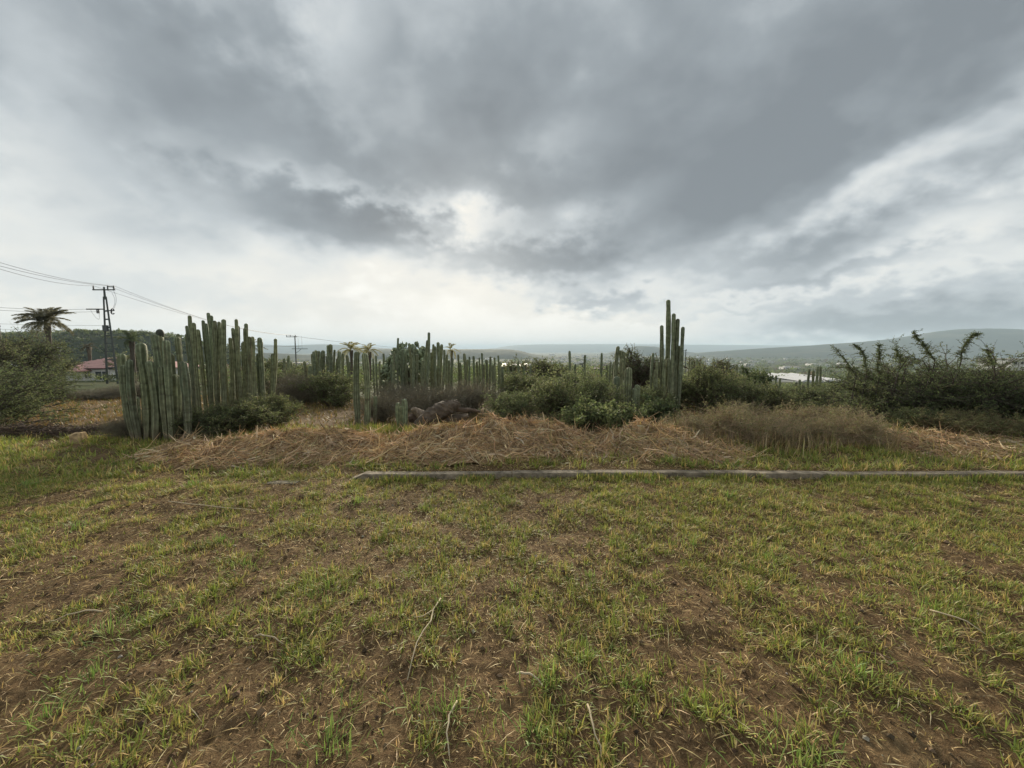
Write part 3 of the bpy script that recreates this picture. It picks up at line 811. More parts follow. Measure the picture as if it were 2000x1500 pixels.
limb((1826, 705), 8.4, (1783, 648), 5, 'tall twiggy limb leaning left across the ridge skyline', (1805, 675), 110)
limb((1877, 705), 8.3, (1909, 652), 6, 'tall limb bent sharply right in front of the long ridge', (1880, 665), 100)
limb((1940, 712), 8.3, (1921, 682), 7, 'small arched limb above the right-hand thorn bush', (1936, 690), 50)

# ---- brown weeds at the right, behind the kerb
WEED = dict(R=.60, H=.66, nm=90, ns=620, nt=3000, nl=9500, secl=.5, twl=.22, leaf=(.026, .012), lcol=GR_OLIVE, lw=(4, 3, 4, 2), flat=.8, bare=.1, stemr=.008, crooked=.09, up=.6, wcol=(.38, .28, .19), grad=(.05, .50, (.28, .20, .13)), low=.25, wob=.6)
for i_, (px, Y, sx, sz, rz, key, lab) in enumerate([
    (1345, 6.75, .95, .86, .3, 'weed1', 'olive-topped brown weed bush right of the pointed brush heap'),
    (1422, 6.7, 1.0, 1.22, 1.7, 'weed2', 'tallest brown weed bush with many bare stems at its foot'),
    (1512, 6.6, .9, .86, 2.6, 'weed1', 'brown weed bush in the middle of the weed thicket'),
    (1592, 6.7, .85, .74, 4.0, 'weed2', 'thin greenish weed bush between two brown ones'),
    (1682, 6.5, .95, 1.04, 5.0, 'weed1', 'dense brown weed bush beside the swath of pale straw'),
    (1465, 7.5, 1.1, 1.1, 3.0, 'weed2', 'olive weed bush behind the tallest brown weeds'),
    (1570, 7.6, 1.1, 1.0, 5.5, 'weed1', 'pale olive weed bush in front of the valley scrub'),
    (1655, 7.3, 1.0, 1.0, .9, 'weed2', 'olive weed bush just left of the dark thorn bush')]):
    bush('weed_bush', key, at(px, Y), lab, 'weeds', rz, (sx, sx, sz * .76), 'dry weeds behind the kerb', **dict(WEED, seed=310 + (key == 'weed2')))

# ---- green and grey shrubs between the cacti
GREENB = dict(R=.9, H=1.0, nm=36, ns=420, nt=3200, nl=17000, secl=.38, twl=.16, leaf=(.036, .019), lcol=GR_MID, lw=(3, 4, 3, 2), flat=.8, bare=.08, stemr=.014, up=.3, wcol=(.10, .08, .06))
TWIGB = dict(R=.95, H=.85, nm=60, ns=700, nt=4200, nl=3800, secl=.42, twl=.2, leaf=(.028, .014), lcol=BR_TWIG, lw=(3, 2, 3, 1, 3), flat=.8, bare=.1, stemr=.013, up=.3, wcol=(.185, .165, .12))
BROAD = dict(R=.7, H=.62, nm=26, ns=220, nt=1200, nl=6500, secl=.36, twl=.2, leaf=(.055, .034), lcol=GR_MID, lw=(4, 4, 3, 1), flat=.7, bare=.03, stemr=.012, up=.35, wcol=(.10, .08, .06))
SH = [
    ('green_shrub', 'green1', 470, 7.9, .95, .66, .2, 'green shrub hiding the foot of the tall left cacti'),
    ('green_shrub', 'green2', 400, 7.5, .75, .60, 1.2, 'low green shrub between the thick cacti and the brush heap'),
    ('green_shrub', 'green1', 535, 8.6, .62, .72, 2.2, 'small shrub at the right end of the left cactus group'),
    ('twiggy_shrub', 'twig1', 330, 7.6, .62, .5, 2.2, 'dark twiggy shrub at the foot of the thick left cacti'),
    ('twiggy_shrub', 'twig2', 236, 7.2, .38, .5, .2, 'small dark twiggy shrub at the left foot of the thick cacti'),
    ('green_shrub', 'green1', 1090, 8.9, 1.1, .98, 3.2, 'wide green shrub in the middle, behind the tallest brush heap'),
    ('green_shrub', 'green2', 1000, 8.4, .80, .72, 4.2, 'green shrub right of the fallen log'),
    ('green_shrub', 'green2', 1155, 9.4, .9, 1.0, 5.2, 'green shrub left of the short thick cacti'),
    ('broadleaf_shrub', 'broad1', 1150, 7.3, 1.0, 1.0, 1.0, 'dark broad-leaved low shrub in the notch between two brush heaps'),
    ('broadleaf_shrub', 'broad1', 1205, 7.6, .8, .9, 3.0, 'broad-leaved low shrub at the foot of the short thick cacti'),
    ('broadleaf_shrub', 'broad2', 1280, 8.2, .9, .85, 2.0, 'broad-leaved shrub at the foot of the tallest cactus'),
    ('olive_shrub', 'olive1', 1085, 7.15, .62, .62, 2.0, 'pale olive weed clump just behind the brush heaps'),
    ('twiggy_shrub', 'twig1', 850, 10.2, 1.15, .92, .0, 'grey-brown leafless thicket behind the fallen log'),
    ('twiggy_shrub', 'twig2', 920, 11.0, 1.1, 1.05, 1.0, 'grey-brown thicket right of the fallen log under the cactus row'),
    ('twiggy_shrub', 'twig1', 745, 9.3, .75, .72, 2.4, 'dark twiggy shrub between the cactus pair and the log'),
    ('twiggy_shrub', 'twig2', 780, 12.5, 1.2, .95, 2.9, 'grey thicket under the prickly pear tree'),
    ('green_shrub', 'green1', 655, 13.5, 1.5, 1.15, 2.9, 'rounded green shrub left of the front cactus pair'),
    ('twiggy_shrub', 'twig1', 585, 14.5, 1.5, 1.3, 4.9, 'grey twiggy shrub beyond the pasture gap'),
    ('green_shrub', 'green2', 560, 17.0, 1.5, 1.35, .9, 'green shrub right of the leaning cactus stem'),
    ('twiggy_shrub', 'twig2', 190, 16.5, 1.9, .45, .9, 'low brown hedge-like scrub before the red-roofed house'),
    ('twiggy_shrub', 'twig1', 285, 17.5, 1.7, .8, 3.9, 'low brown scrub seen behind the thick left cacti'),
    ('green_shrub', 'green1', 1380, 11.5, 1.15, 1.30, .5, 'green shrub just right of the tallest cactus'),
    ('green_shrub', 'green2', 1320, 12.2, 1.0, 1.10, 1.5, 'green shrub behind the tallest cactus group'),
    ('green_shrub', 'green2', 1270, 10.4, .8, .75, 2.5, 'green shrub between the short thick cacti and the tallest one'),
    ('green_shrub', 'green1', 1490, 10.5, 1.2, .78, 3.5, 'green shrub behind the olive weeds'),
    ('green_shrub', 'green2', 1570, 11.5, 1.3, .70, 4.5, 'green shrub below the white warehouse'),
    ('green_shrub', 'green1', 1420, 14.0, 1.4, 1.1, 5.5, 'green shrub under the thin cacti right of the tallest group'),
    ('green_shrub', 'green2', 1640, 13.5, 1.4, .8, .7, 'green shrub left of the dark thorn bush'),
    ('green_shrub', 'green1', 1020, 13.5, 1.4, 1.05, 1.3, 'green shrub at the right end of the cactus row'),
    ('green_shrub', 'green2', 1130, 15.5, 1.6, 1.2, 2.3, 'green shrub below the three slender far cacti'),
    ('broadleaf_shrub', 'broad2', 1470, 22.0, 1.9, 2.6, 2.3, 'dense rounded tree-like shrub right of the thin cacti'),
    ('olive_shrub', 'olive1', 1850, 7.2, .9, .75, 1.0, 'low olive weeds at the foot of the large dark thorn bush'),
    ('olive_shrub', 'olive1', 1955, 6.9, .9, .8, 3.0, 'low olive weeds in front of the thorn bush at the right edge'),
    ('green_shrub', 'green2', 1790, 7.6, .6, .5, 3.3, 'low dark shrub at the foot of the leftmost thorn bush'),
    ('green_shrub', 'green1', 1225, 19.0, 1.5, 1.6, .3, 'scrubby green bush below the round tree'),
]
KW = {'green1': dict(GREENB, seed=321), 'green2': dict(GREENB, seed=322, lcol=GR_DARK[1:] + [(.12, .15, .07)]), 'twig1': dict(TWIGB, seed=323), 'twig2': dict(TWIGB, seed=324),
      'broad1': dict(BROAD, seed=325), 'broad2': dict(BROAD, seed=326, lcol=GR_DARK), 'olive1': dict(BROAD, seed=327, lcol=GR_OLIVE, leaf=(.03, .012), nl=9000, nm=60, wcol=(.2, .15, .09))}
for (nm_, key, px, Y, sx, sz, rz, lab) in SH:
    bush(nm_, key, at(px, Y), lab, 'shrub', rz, (sx, sx, sz), 'shrubs among the cacti', **KW[key])

# long golden grass standing among the weeds
r = rngof(73); g = Geo(); N = 6000
px = r.uniform(1290, 1770, N); Yv = 6.75 + r.normal(0, .42, N); x = (px - 1000) / F * Yv
m_ = fbm(x * 1.8, Yv * 1.8, 74, 2) > .42; x, Yv = x[m_], Yv[m_]; N = len(x)
blades(g, np.stack([x, Yv, lawn_z(x, Yv)], 1), r.uniform(0, 6.28, N), np.clip(np.abs(r.normal(.25, .35, N)), .02, .95), r.uniform(.12, .46, N) * (.55 + .6 * fbm(x * 2.4, Yv, 75, 2)), r.uniform(.004, .008, N),
       pal(r, N, [(.50, .37, .19), (.40, .28, .15), (.30, .26, .10), (.24, .25, .085), (.58, .46, .27)], (4, 4, 4, 3, 1.5)), r, .7)
tag(link('golden_grass', g.mesh('golden_grass', M_GRASS)), 'tall golden dry grass standing among the weed bushes right of centre', 'grass', kind='stuff')

# weeds under the log and cactus pair
r = rngof(71); g = Geo()
for (px, Y, wd, n_, h_) in ((690, 7.6, .5, 420, .22), (770, 7.5, .6, 620, .26), (840, 7.0, .5, 420, .2), (560, 7.9, .5, 250, .18), (720, 7.7, .4, 300, .25)):
    c_ = at(px, Y); x = c_[0] + r.normal(0, wd * .5, n_); y = Y + r.normal(0, .16, n_)
    blades(g, np.stack([x, y, lawn_z(x, y)], 1), r.uniform(0, 6.28, n_), r.uniform(.05, .7, n_), r.uniform(.5, 1.2, n_) * h_, r.uniform(.008, .014, n_), pal(r, n_, GREEN, (3, 4, 4, 4, 2, 1)), r)
tag(link('weed_strip', g.mesh('weed_strip', M_GRASS)), 'tall yellow-green weeds around the foot of the cactus pair and log', 'weeds', kind='stuff')

# ------------------------------------------------------------------ cacti
def stem_geo(H, r0, seed, lean=(0, 0), ribs=7, pinch=(), old=.5, curve=0.0):
    r = rngof(seed); g = Geo()
    nr = max(9, min(24, int(H / .11)))
    zs = np.linspace(0, 1, nr) ** .95
    cap = np.array([.35, .7, .92]) * r0 * 1.1 / H
    zs = np.concatenate([zs[:-1] * (1 - 1.2 * r0 / H), 1 - 1.2 * r0 / H + cap, [1.0]])
    pp = [p_ for p_ in pinch for _ in (0,)]
    extra = [v for p_ in pp for v in (p_ - .028 / H, p_, p_ + .028 / H)]
    zs = np.unique(np.clip(np.concatenate([zs, extra]) if extra else zs, 0, 1))
    m_ = ribs * 4; an = np.arange(m_) * 2 * math.pi / m_ + r.uniform(0, 6)
    ph = (np.arange(m_) % 4)
    rf = np.array([1.0, .86, .69, .86])[ph]
    V = []; C = []
    w1, w2 = r.uniform(0, 6, 2)
    hue = r.uniform(0, 1); base = (np.array([.150, .160, .085]) * hue + np.array([.118, .142, .086]) * (1 - hue)) * r.uniform(.75, 1.25)
    crest = base * 1.7 + .03; grey = np.array([.18, .145, .10])
    for z in zs:
        zt = (1 - z) * H
        rr_ = r0 * (.90 + .10 * min(1, z * 3)) * (1 + .08 * math.sin(z * H * 4 + w1) + .05 * math.sin(z * H * 11 + w2))
        if zt < r0 * 1.15: rr_ *= math.sqrt(max(.0, 1 - (1 - zt / (r0 * 1.15)) ** 2)) * .97 + .03
        dk = 0
        for p_ in pp:
            if abs(z - p_) * H < .012: rr_ *= .9; dk = 1
        zq = 1 - (1 - z) ** 2.4
        cx = lean[0] * zq + curve * math.sin(z * math.pi); cy_ = lean[1] * zq
        jx = r.normal(0, .02, m_)
        V.append(np.stack([cx + rr_ * (rf + jx) * np.cos(an), cy_ + rr_ * (rf + jx) * np.sin(an), np.full(m_, z * H)], 1))
        c = np.where((ph == 0)[:, None], crest, base) * r.uniform(.85, 1.12, (m_, 1))
        gk = min(.9, old * max(0, 1 - z * 1.5) * .9 + (.55 if z * H < .22 else 0))
        c = c * (1 - gk) + grey * gk
        sc_ = (vnoise(np.arange(m_) * .45 + seed, np.full(m_, z * H * 4.5), seed % 97) > .80)[:, None]
        c = np.where(sc_, c * .45 + np.array([.05, .038, .022]), c)
        if dk: c = c * .45 + np.array([.045, .04, .03])
        C.append(c)
    V = np.concatenate(V); C = np.concatenate(C); n = m_; mm = len(zs)
    i = np.arange(n); j = (i + 1) % n
    Q = np.concatenate([np.stack([i + k * n, j + k * n, j + (k + 1) * n, i + (k + 1) * n], 1) for k in range(mm - 1)])
    V = np.concatenate([V, [[lean[0], lean[1], H]]]); C = np.concatenate([C, [crest]])
    T = np.stack([i + (mm - 1) * n, j + (mm - 1) * n, np.full(n, mm * n)], 1)
    g.add(V, Q, T, C)
    return g

CSEED = [1000]
TOPS = []
def cactus(label, stems, Y, r0, group='columnar cacti', ribs=7, spreadY=.25, name='columnar_cactus', old=.5, pin=.22, conv=.16):
    """stems: (px top, py top[, radius factor[, px of foot]])"""
    r = rngof(CSEED[0]); CSEED[0] += 1
    pm = sum(s[0] for s in stems) / len(stems)
    x0 = XatY(pm, Y, 760); O = np.array([x0, Y, float(lawn_z(x0, Y) if Y < 18 else tz(x0, Y))])
    o = thing(name, O, label, 'cactus', group)
    for s in stems:
        CSEED[0] += 1
        rf = s[2] if len(s) > 2 else r.uniform(.85, 1.1)
        Ys = Y + r.uniform(-1, 1) * spreadY
        top = P(s[0], s[1], Ys)
        fx = XatY(s[3], Ys, 770) if len(s) > 3 else top[0] + (float(np.clip(x0 - top[0], -.9, .9))) * conv * r.uniform(.3, 1.5) + r.normal(0, .02)
        gz = float(lawn_z(fx, Ys) if Ys < 18 else tz(fx, Ys)) - .05
        H = top[2] - gz
        TOPS.append(top)
        if H < .1: continue
        npn = 0 if r.uniform() > pin else int(r.integers(1, 3))
        g = stem_geo(H, r0 * rf, CSEED[0], (top[0] - fx, r.normal(0, .02) * H), ribs, [float(v) for v in r.uniform(.35, .9, npn)], old, r.normal(0, .016) * H)
        link('stem', g.mesh('stem', M_CACTUS, True), o, (fx - O[0], Ys - O[1], gz - O[2]))
    return o

cl = cactus('clump of thick front cactus stems at the left, one topped by a round knob', [
    (246, 712, 1.0), (242, 690, .95), (276, 669, 1.15), (272, 706, 1.05), (263, 774, .95), (297, 652, .95), (313, 654, 1.0), (326, 664, .9),
    (340, 731, 1.25), (359, 705, 1.0), (343, 657, .75), (289, 705, 1.0), (305, 752, .95), (256, 702, .9), (332, 690, 1.0), (319, 715, .9)], 7.1, .066, ribs=6, spreadY=.2, pin=.45, conv=.06)
# the knob on top of one stem
kp = TOPS[6] + np.array([0, 0, .035])
g = Geo()
nu, nv = 14, 9
uu, vv = np.meshgrid(np.arange(nu) * 2 * math.pi / nu, np.linspace(0, math.pi, nv), indexing='ij')
rk_ = .060 * (1 + .18 * (vnoise(uu * 2, vv * 2, 6) - .5) + .07 * np.sin(uu * 5))
V = np.stack([rk_ * np.sin(vv) * np.cos(uu), rk_ * np.sin(vv) * np.sin(uu), .072 * np.cos(vv) - .02 * (vv > 2.3)], -1).reshape(-1, 3)
a_ = np.arange(nu)[:, None] * nv + np.arange(nv - 1)[None]; b_ = ((np.arange(nu) + 1) % nu)[:, None] * nv + np.arange(nv - 1)[None]
g.add(V, np.stack([a_.ravel(), (a_ + 1).ravel(), (b_ + 1).ravel(), b_.ravel()], 1), None, (.075, .08, .062))
lo = cl.location
link('knob', g.mesh('knob', M_CACTUS, True), cl, (kp[0] - lo[0], kp[1] - lo[1], kp[2] - lo[2]))

cactus('tall dense clump of many cactus stems left of centre', [
    (351, 652), (362, 652), (366, 636), (372, 616), (378, 630, 1.2), (387, 643, 1.2), (394, 625), (400, 631), (410, 611), (413, 616, 1.1), (405, 643, 1.5), (417, 652, 1.5), (419, 626),
    (429, 628), (434, 623, 1.1), (438, 639), (444, 659), (449, 664), (454, 640, 1.15)], 9.2, .041, spreadY=.7, pin=.2)
cactus('right end of the tall cactus clump, stems close together', [
    (461, 623), (466, 636, 1.2), (476, 631, 1.15), (481, 640), (485, 657), (491, 657), (470, 668), (432, 700, .9)], 8.9, .041, spreadY=.5, pin=.2)
cactus('two slim upright cactus stems right of the tall clump', [(508, 659, 1.1), (512, 667), (503, 690)], 9.3, .048, spreadY=.1)
cactus('single cactus stem leaning right, near the second power pole', [(537, 661, .9, 520), (534, 690, 1.0, 524), (529, 712)], 9.4, .048, spreadY=.1)
cactus('cactus clump left of the yellow palms', [(609, 691), (614, 686), (616, 684), (624, 685, 1.2), (629, 684, 1.2), (637, 695), (640, 674, .8), (644, 672, 1.2), (647, 691), (597, 705), (605, 714)], 15.0, .062, spreadY=.5)
cactus('low cactus stems between the clump and the front pair', [(653, 683, .7), (662, 686, 1.1), (669, 690), (676, 693), (658, 700), (683, 706)], 15.8, .062, spreadY=.5)
cactus('pair of thick pale-ribbed cactus stems standing in front of the thicket', [(696, 686, 1.0, 698), (711, 689, 1.0, 714)], 8.4, .067, ribs=8, spreadY=.03, pin=1.0, old=.2)
cactus('very short cactus stump right of the front pair', [(733, 773, 1.0)], 8.9, .042, ribs=6, pin=0)
cactus('short thick double cactus stump left of the fallen log', [(777, 786, 1.0), (788, 779, 1.1), (783, 792, .9)], 8.1, .055, ribs=7, spreadY=.06, pin=0, old=.2)
cactus('slender cactus stems in front of the prickly pear tree', [(779, 660, .85), (770, 686, .9, 766), (741, 705, .8), (786, 682), (792, 690), (808, 680), (815, 692, .9), (783, 698), (799, 676), (803, 700, 1.0, 808), (795, 712, .9, 802), (764, 712)], 14.5, .052, spreadY=.7)
cactus('dark cactus stem leaning right above the row, with a side shoot', [(838, 649, .9, 829), (835, 664, .9, 830), (826, 704, 1.0, 836)], 14.0, .055, spreadY=.1)
cactus('three upright cactus stems right of the leaning one', [(847, 672), (850, 676), (856, 668, 1.1, 851), (862, 672, 1.1, 857), (868, 683, .9, 858), (842, 688, .9), (873, 692)], 14.5, .055, spreadY=.3)
cactus('left half of the even row of cacti below the mesa', [(877, 704), (885, 700), (895, 692), (899, 708), (907, 690), (913, 702), (917, 696, .8), (820, 694), (812, 686)], 17.0, .058, spreadY=1.2)
cactus('right half of the even row of cacti below the mesa', [(925, 695), (931, 706), (936, 698, .8), (941, 689), (950, 702), (958, 696), (945, 711)], 17.4, .058, spreadY=.8)
cactus('thin cactus stems at the right end of the row', [(966, 698, .8), (973, 694, .65), (976, 706, .8), (962, 712), (981, 716)], 14.0, .050, spreadY=.4)
cactus('faint cactus posts right of the leaning stem, before the town', [(556, 700), (563, 694), (569, 706), (575, 712)], 19.0, .06, spreadY=.5)
cactus('thin cactus stems between the yellow palms and the prickly pear tree', [(728, 700, .8), (735, 694, .8), (748, 690), (755, 702), (761, 697)], 18.5, .058, spreadY=.6)
cactus('small scattered cacti between the row and the middle green shrub', [(1003, 712, .8), (1012, 706), (1024, 716), (1037, 711, .8)], 22.0, .065, spreadY=.8)
cactus('slender cacti just right of the tallest group, half hidden by a shrub', [(1346, 698, .7), (1353, 704), (1362, 700, .8), (1371, 709)], 15.0, .052, spreadY=.5)
cactus('short cacti left of the round tree-like shrub', [(1452, 716), (1459, 722, .8), (1516, 733), (1524, 738)], 23.0, .07, spreadY=.8)
cactus('lone small cactus left of the middle green shrub', [(992, 717, .9), (996, 726)], 20.0, .06, spreadY=.2)
cactus('leftmost of three slender far cacti on the plain', [(1112, 685, .9)], 21, .075, group='slender far cacti')
cactus('middle one of three slender far cacti on the plain', [(1143, 693, .9), (1124, 711, .7)], 21, .075, group='slender far cacti', spreadY=.1)
cactus('rightmost of three slender far cacti on the plain', [(1175, 689, .9)], 21, .075, group='slender far cacti')
cactus('small far cacti left of the short thick stems', [(1192, 707), (1197, 710), (1185, 712)], 18, .06, spreadY=.4)
cactus('clump of short thick pale cacti left of the tallest one', [(1205, 735, 1.15), (1229, 717, 1.25), (1245, 751, 1.15), (1232, 777, .7), (1222, 742, .9), (1239, 757, .8)], 9.7, .070, ribs=8, spreadY=.25, old=.2, pin=.1)
cactus('upright cactus stems behind the short thick ones', [(1207, 676, 1.1), (1212, 684), (1219, 686, 1.1), (1202, 705), (1215, 700)], 11.0, .055, spreadY=.25, pin=.2)
cactus('tallest cactus, a slim group of stems rising above the horizon', [(1275, 689, .65), (1283, 705, .7), (1280, 722, .6), (1292, 635, .95), (1302.5, 586, 1.15), (1320, 611, .95), (1325, 622, 1.0), (1334, 638, .95), (1315, 674, .9), (1328, 675, .9), (1307, 700, 1.0), (1298, 705, .9), (1311, 745, .9)], 10.6, .056, ribs=7, spreadY=.22, pin=.25, old=.35)
cactus('thin cacti right of the green shrub by the tallest cactus', [(1405, 705), (1407.5, 703), (1422, 709), (1428, 723), (1439, 712), (1446, 722), (1400, 716), (1414, 720)], 19.0, .065, spreadY=.8)
cactus('three thin cacti in front of the white warehouse', [(1581, 720, .8), (1589, 723, .9), (1596, 715, 1.0), (1604, 715, .9, 1601)], 22, .075, spreadY=.4)
cactus('short cactus posts left of the warehouse', [(1562, 741), (1556, 746), (1569, 748)], 20, .07, spreadY=.4)
cactus('lone thin cactus at the right end of the warehouse', [(1658, 721, .9), (1662, 735)], 22, .07, spreadY=.2)
cactus('low cactus group on the slope right of the round shrub', [(1488, 728), (1494, 724), (1500, 732)], 26, .08, spreadY=.4)

# ------------------------------------------------------------------ prickly pear tree
def pear_tree(px, Y, topy, R, label, seed, npad=230):
    r = rngof(seed); O = np.array(at(px, Y)); H = P(px, topy, Y)[2] - O[2]
    o = thing('prickly_pear_tree', O, label, 'cactus')
    tg = Geo(); pg = Geo()
    for k in range(9):
        a = r.uniform(0, 6.28); e = np.array([math.cos(a) * R * r.uniform(.2, .8), math.sin(a) * R * r.uniform(.2, .8), H * r.uniform(.5, .8)])
        sweep(tg, [[0, 0, -.1], [e[0] * .3, e[1] * .3, H * .25], e * [.7, .7, .75], e], [.11, .09, .07, .05], 7, (.10, .095, .07))
    n = 12; an = np.arange(n) * 2 * math.pi / n
    for k in range(npad):
        a = r.uniform(0, 6.28); rho = R * math.sqrt(r.uniform(.02, 1))
        top_ = H * (1 - (rho / R / 1.15) ** 2) ** .55
        z = top_ * r.uniform(.45, 1.0) if k % 2 else top_ * r.uniform(.85, 1.0)
        c = np.array([rho * math.cos(a), rho * math.sin(a), z - .14])
        yaw = r.uniform(0, 6.28); tilt = r.normal(0, .45)
        L, W = r.uniform(.085, .14), r.uniform(.07, .105)
        ux = np.array([math.cos(yaw), math.sin(yaw), 0]); upv = norm(np.array([-math.sin(yaw) * math.sin(tilt) + r.normal(0, .2), math.cos(yaw) * math.sin(tilt) + r.normal(0, .2), math.cos(tilt)])); nv_ = norm(np.cross(ux, upv))
        ring = c + np.cos(an)[:, None] * W * ux * (1 + .15 * np.sin(an))[:, None] + np.sin(an)[:, None] * L * upv
        V = np.concatenate([ring, [c + nv_ * .035], [c - nv_ * .035]]); i = np.arange(n); j = (i + 1) % n
        T = np.concatenate([np.stack([i, j, np.full(n, n)], 1), np.stack([j, i, np.full(n, n + 1)], 1)])
        pg.add(V, None, T, np.array([.21, .25, .15]) * r.uniform(.7, 1.3))
    link('trunk', tg.mesh('trunk', M_WOOD, True), o)
    tag(link('crown', pg.mesh('crown', M_CACTUS, True), o), kind='stuff')
pear_tree(802, 16.5, 660, 1.25, 'rounded prickly pear tree rising behind the slender cacti', 81, 560)

# round tree and other trees further off
def tree(px, Y, topy, R, label, seed, name='round_tree', cat='tree', cols=GR_MID, dens=1.0, trunk=.25, group=None):
    O = np.array(at(px, Y)); H = P(px, topy, Y)[2] - O[2]
    r = rngof(seed)
    o = thing(name, O, label, cat, group)
    kw = dict(R=R, H=H * (1 - trunk), nm=30, ns=int(330 * dens), nt=int(2200 * dens), nl=int(9000 * dens), secl=.4, twl=.17, leaf=(.05 * Y / 16, .026 * Y / 16), lcol=cols, flat=.8, bare=.05, stemr=.05, up=.25, wcol=(.10, .08, .065), hollow=.1)
    wg, lg = shrub_geo(seed, **kw)
    for gg in (wg, lg):
        gg.v = [v + np.array([0, 0, H * trunk]) for v in gg.v]
    sweep(wg, [[0, 0, -.2], [.05, 0, H * trunk * .6], [0, .04, H * trunk + .15]], [.14, .11, .08], 8, (.10, .08, .065))
    link('trunk', wg.mesh('trunk', M_WOOD), o); link('crown', lg.mesh('crown', M_LEAF), o)
tree(1248, 17.0, 676, 1.15, 'round dark green tree between the short thick cacti and the tallest cactus', 401, dens=1.3, trunk=.2, cols=GR_DARK)
tree(1380, 17.0, 690, 1.2, 'loose green tree right of the tallest cactus', 402, 'loose_tree', dens=.9)
tree(1065, 24.0, 700, 1.6, 'grey-green tree left of the slender far cacti', 403, 'small_tree', dens=.8)
tree(1015, 27.0, 704, 1.6, 'small tree on the slope above the middle shrub', 404, 'small_tree', dens=.7)
tree(60, 32.0, 645, 3.0, 'broad green tree below the tall palm at the left edge', 405, 'broad_tree', dens=1.4, cols=GR_DARK)
tree(-30, 28.0, 652, 2.6, 'green tree cut off by the left edge of the photo', 406, 'broad_tree', dens=1.2)
tree(95, 40.0, 690, 2.6, 'low green tree left of the red roof', 407, 'broad_tree', dens=1.0)
tree(262, 60.0, 690, 3.0, 'green tree behind the lattice pole and the thick cacti', 408, 'broad_tree', dens=1.0)
tree(545, 45.0, 700, 2.6, 'green tree right of the leaning cactus stem, before the town', 409, 'broad_tree', dens=1.0)
tree(590, 55.0, 716, 3.2, 'low green tree at the foot of the second power pole', 410, 'broad_tree', dens=1.0)

# ------------------------------------------------------------------ fallen log
O = np.array(at(850, 8.2))
o = thing('fallen_log', O, 'thick dark fallen trunk slanting up to the right behind the tallest heap', 'log')
pts = [P(812, 832, 7.95), P(832, 820, 8.05), P(852, 808, 8.15), P(872, 798, 8.25), P(888, 791, 8.3), P(897, 786, 8.32)]
def bark_tube(pts, rads, seed, col, n=14, sub=4):
    pts = np.array(pts); m_ = len(pts); tt = np.linspace(0, m_ - 1, (m_ - 1) * sub + 1)
    pp = np.stack([np.interp(tt, np.arange(m_), pts[:, k]) for k in range(3)], 1); rd = np.interp(tt, np.arange(m_), rads)
    for _ in range(2): pp[1:-1] = pp[1:-1] * .5 + (pp[:-2] + pp[2:]) * .25
    g = Geo(); sweep(g, pp, rd, n, col)
    v = g.v[0]; r = rngof(seed); k = len(pp) * n
    ctr = np.repeat(pp, n, 0); off = v[:k] - ctr
    s = 1 + .32 * (fbm(v[:k, 0] * 11 + v[:k, 2] * 7, v[:k, 2] * 19 + v[:k, 1] * 9, seed, 3) - .5) + r.normal(0, .06, (k,))
    v[:k] = ctr + off * s[:, None]
    g.c[0] = np.broadcast_to(np.asarray(col), (len(v), 3)) * r.uniform(.65, 1.3, (len(v), 1))
    return g
g = bark_tube(np.array(pts) - O, [.09, .16, .20, .18, .13, .07], 1, (.115, .090, .068)); link('trunk', g.mesh('trunk', M_WOOD), o)
g = bark_tube(np.array([P(878, 800, 8.35), P(900, 800, 8.4), P(925, 801, 8.45), P(938, 804, 8.45)]) - O, [.07, .055, .04, .02], 2, (.14, .105, .08), 9); link('branch', g.mesh('branch', M_WOOD), o)
g = bark_tube(np.array([P(860, 822, 8.4), P(885, 818, 8.4), P(915, 812, 8.4)]) - O, [.09, .10, .05], 3, (.17, .135, .105), 9); link('branch', g.mesh('branch', M_WOOD), o)
O = np.array(at(818, 8.5))
o = thing('log_stub', O, 'short broken log with a pale end, left of the fallen trunk', 'log')
g = bark_tube(np.array([P(836, 822, 8.5), P(824, 812, 8.5), P(812, 803, 8.45), P(805, 798, 8.4)]) - O, [.13, .12, .085, .05], 5, (.26, .205, .155), 10); link('trunk', g.mesh('trunk', M_WOOD), o)
g = bark_tube(np.array([P(800, 818, 8.55), P(815, 816, 8.55), P(832, 822, 8.5)]) - O, [.09, .13, .08], 6, (.10, .07, .055), 10); link('root_end', g.mesh('root_end', M_WOOD), o)

# small block at the edge of the left lawn
c_ = G(144, 868)
g = Geo(); s = .27
nb = 6
V = []
box(g, (0, 0, .06), (.19, .16, .28), (.40, .29, .165), .25)
v = g.v[0]; v[4:] *= [.93, .93, 1]; v[4, 2] -= .03; v[5, 2] += .015
me = g.mesh('block_body', M_CONC)
ob = link('stone_block', me, None, (c_[0], c_[1] + .08, c_[2]))
bv = ob.modifiers.new('bevel', 'BEVEL'); bv.width = .022; bv.segments = 3
tag(ob, 'small tan stone block at the edge of the grass on the left', 'block')

# dark mulch ridge at the edge of the left lawn
r = rngof(72); g = Geo(); N = 5200
px = r.uniform(-60, 320, N); Yv = r.normal(7.75, .16, N); x = (px - 1000) / F * Yv
a = r.uniform(0, 6.28, N); d = norm(np.stack([np.cos(a), np.sin(a), r.normal(.05, .25, N)], 1))
L = r.uniform(.06, .35, N); p0 = np.stack([x, Yv, lawn_z(x, Yv) + np.abs(r.normal(0, .05, N)) + .01], 1)
tubes(g, p0, p0 + d * L[:, None], r.uniform(.003, .009, N), .003, 3, pal(r, N, [(.075, .055, .045), (.11, .08, .06), (.17, .125, .09)], (4, 4, 2)))
tag(link('dark_brush_litter', g.mesh('dark_brush_litter', M_STRAW)), 'dark dry brush litter along the edge of the left lawn', 'brush', kind='stuff')
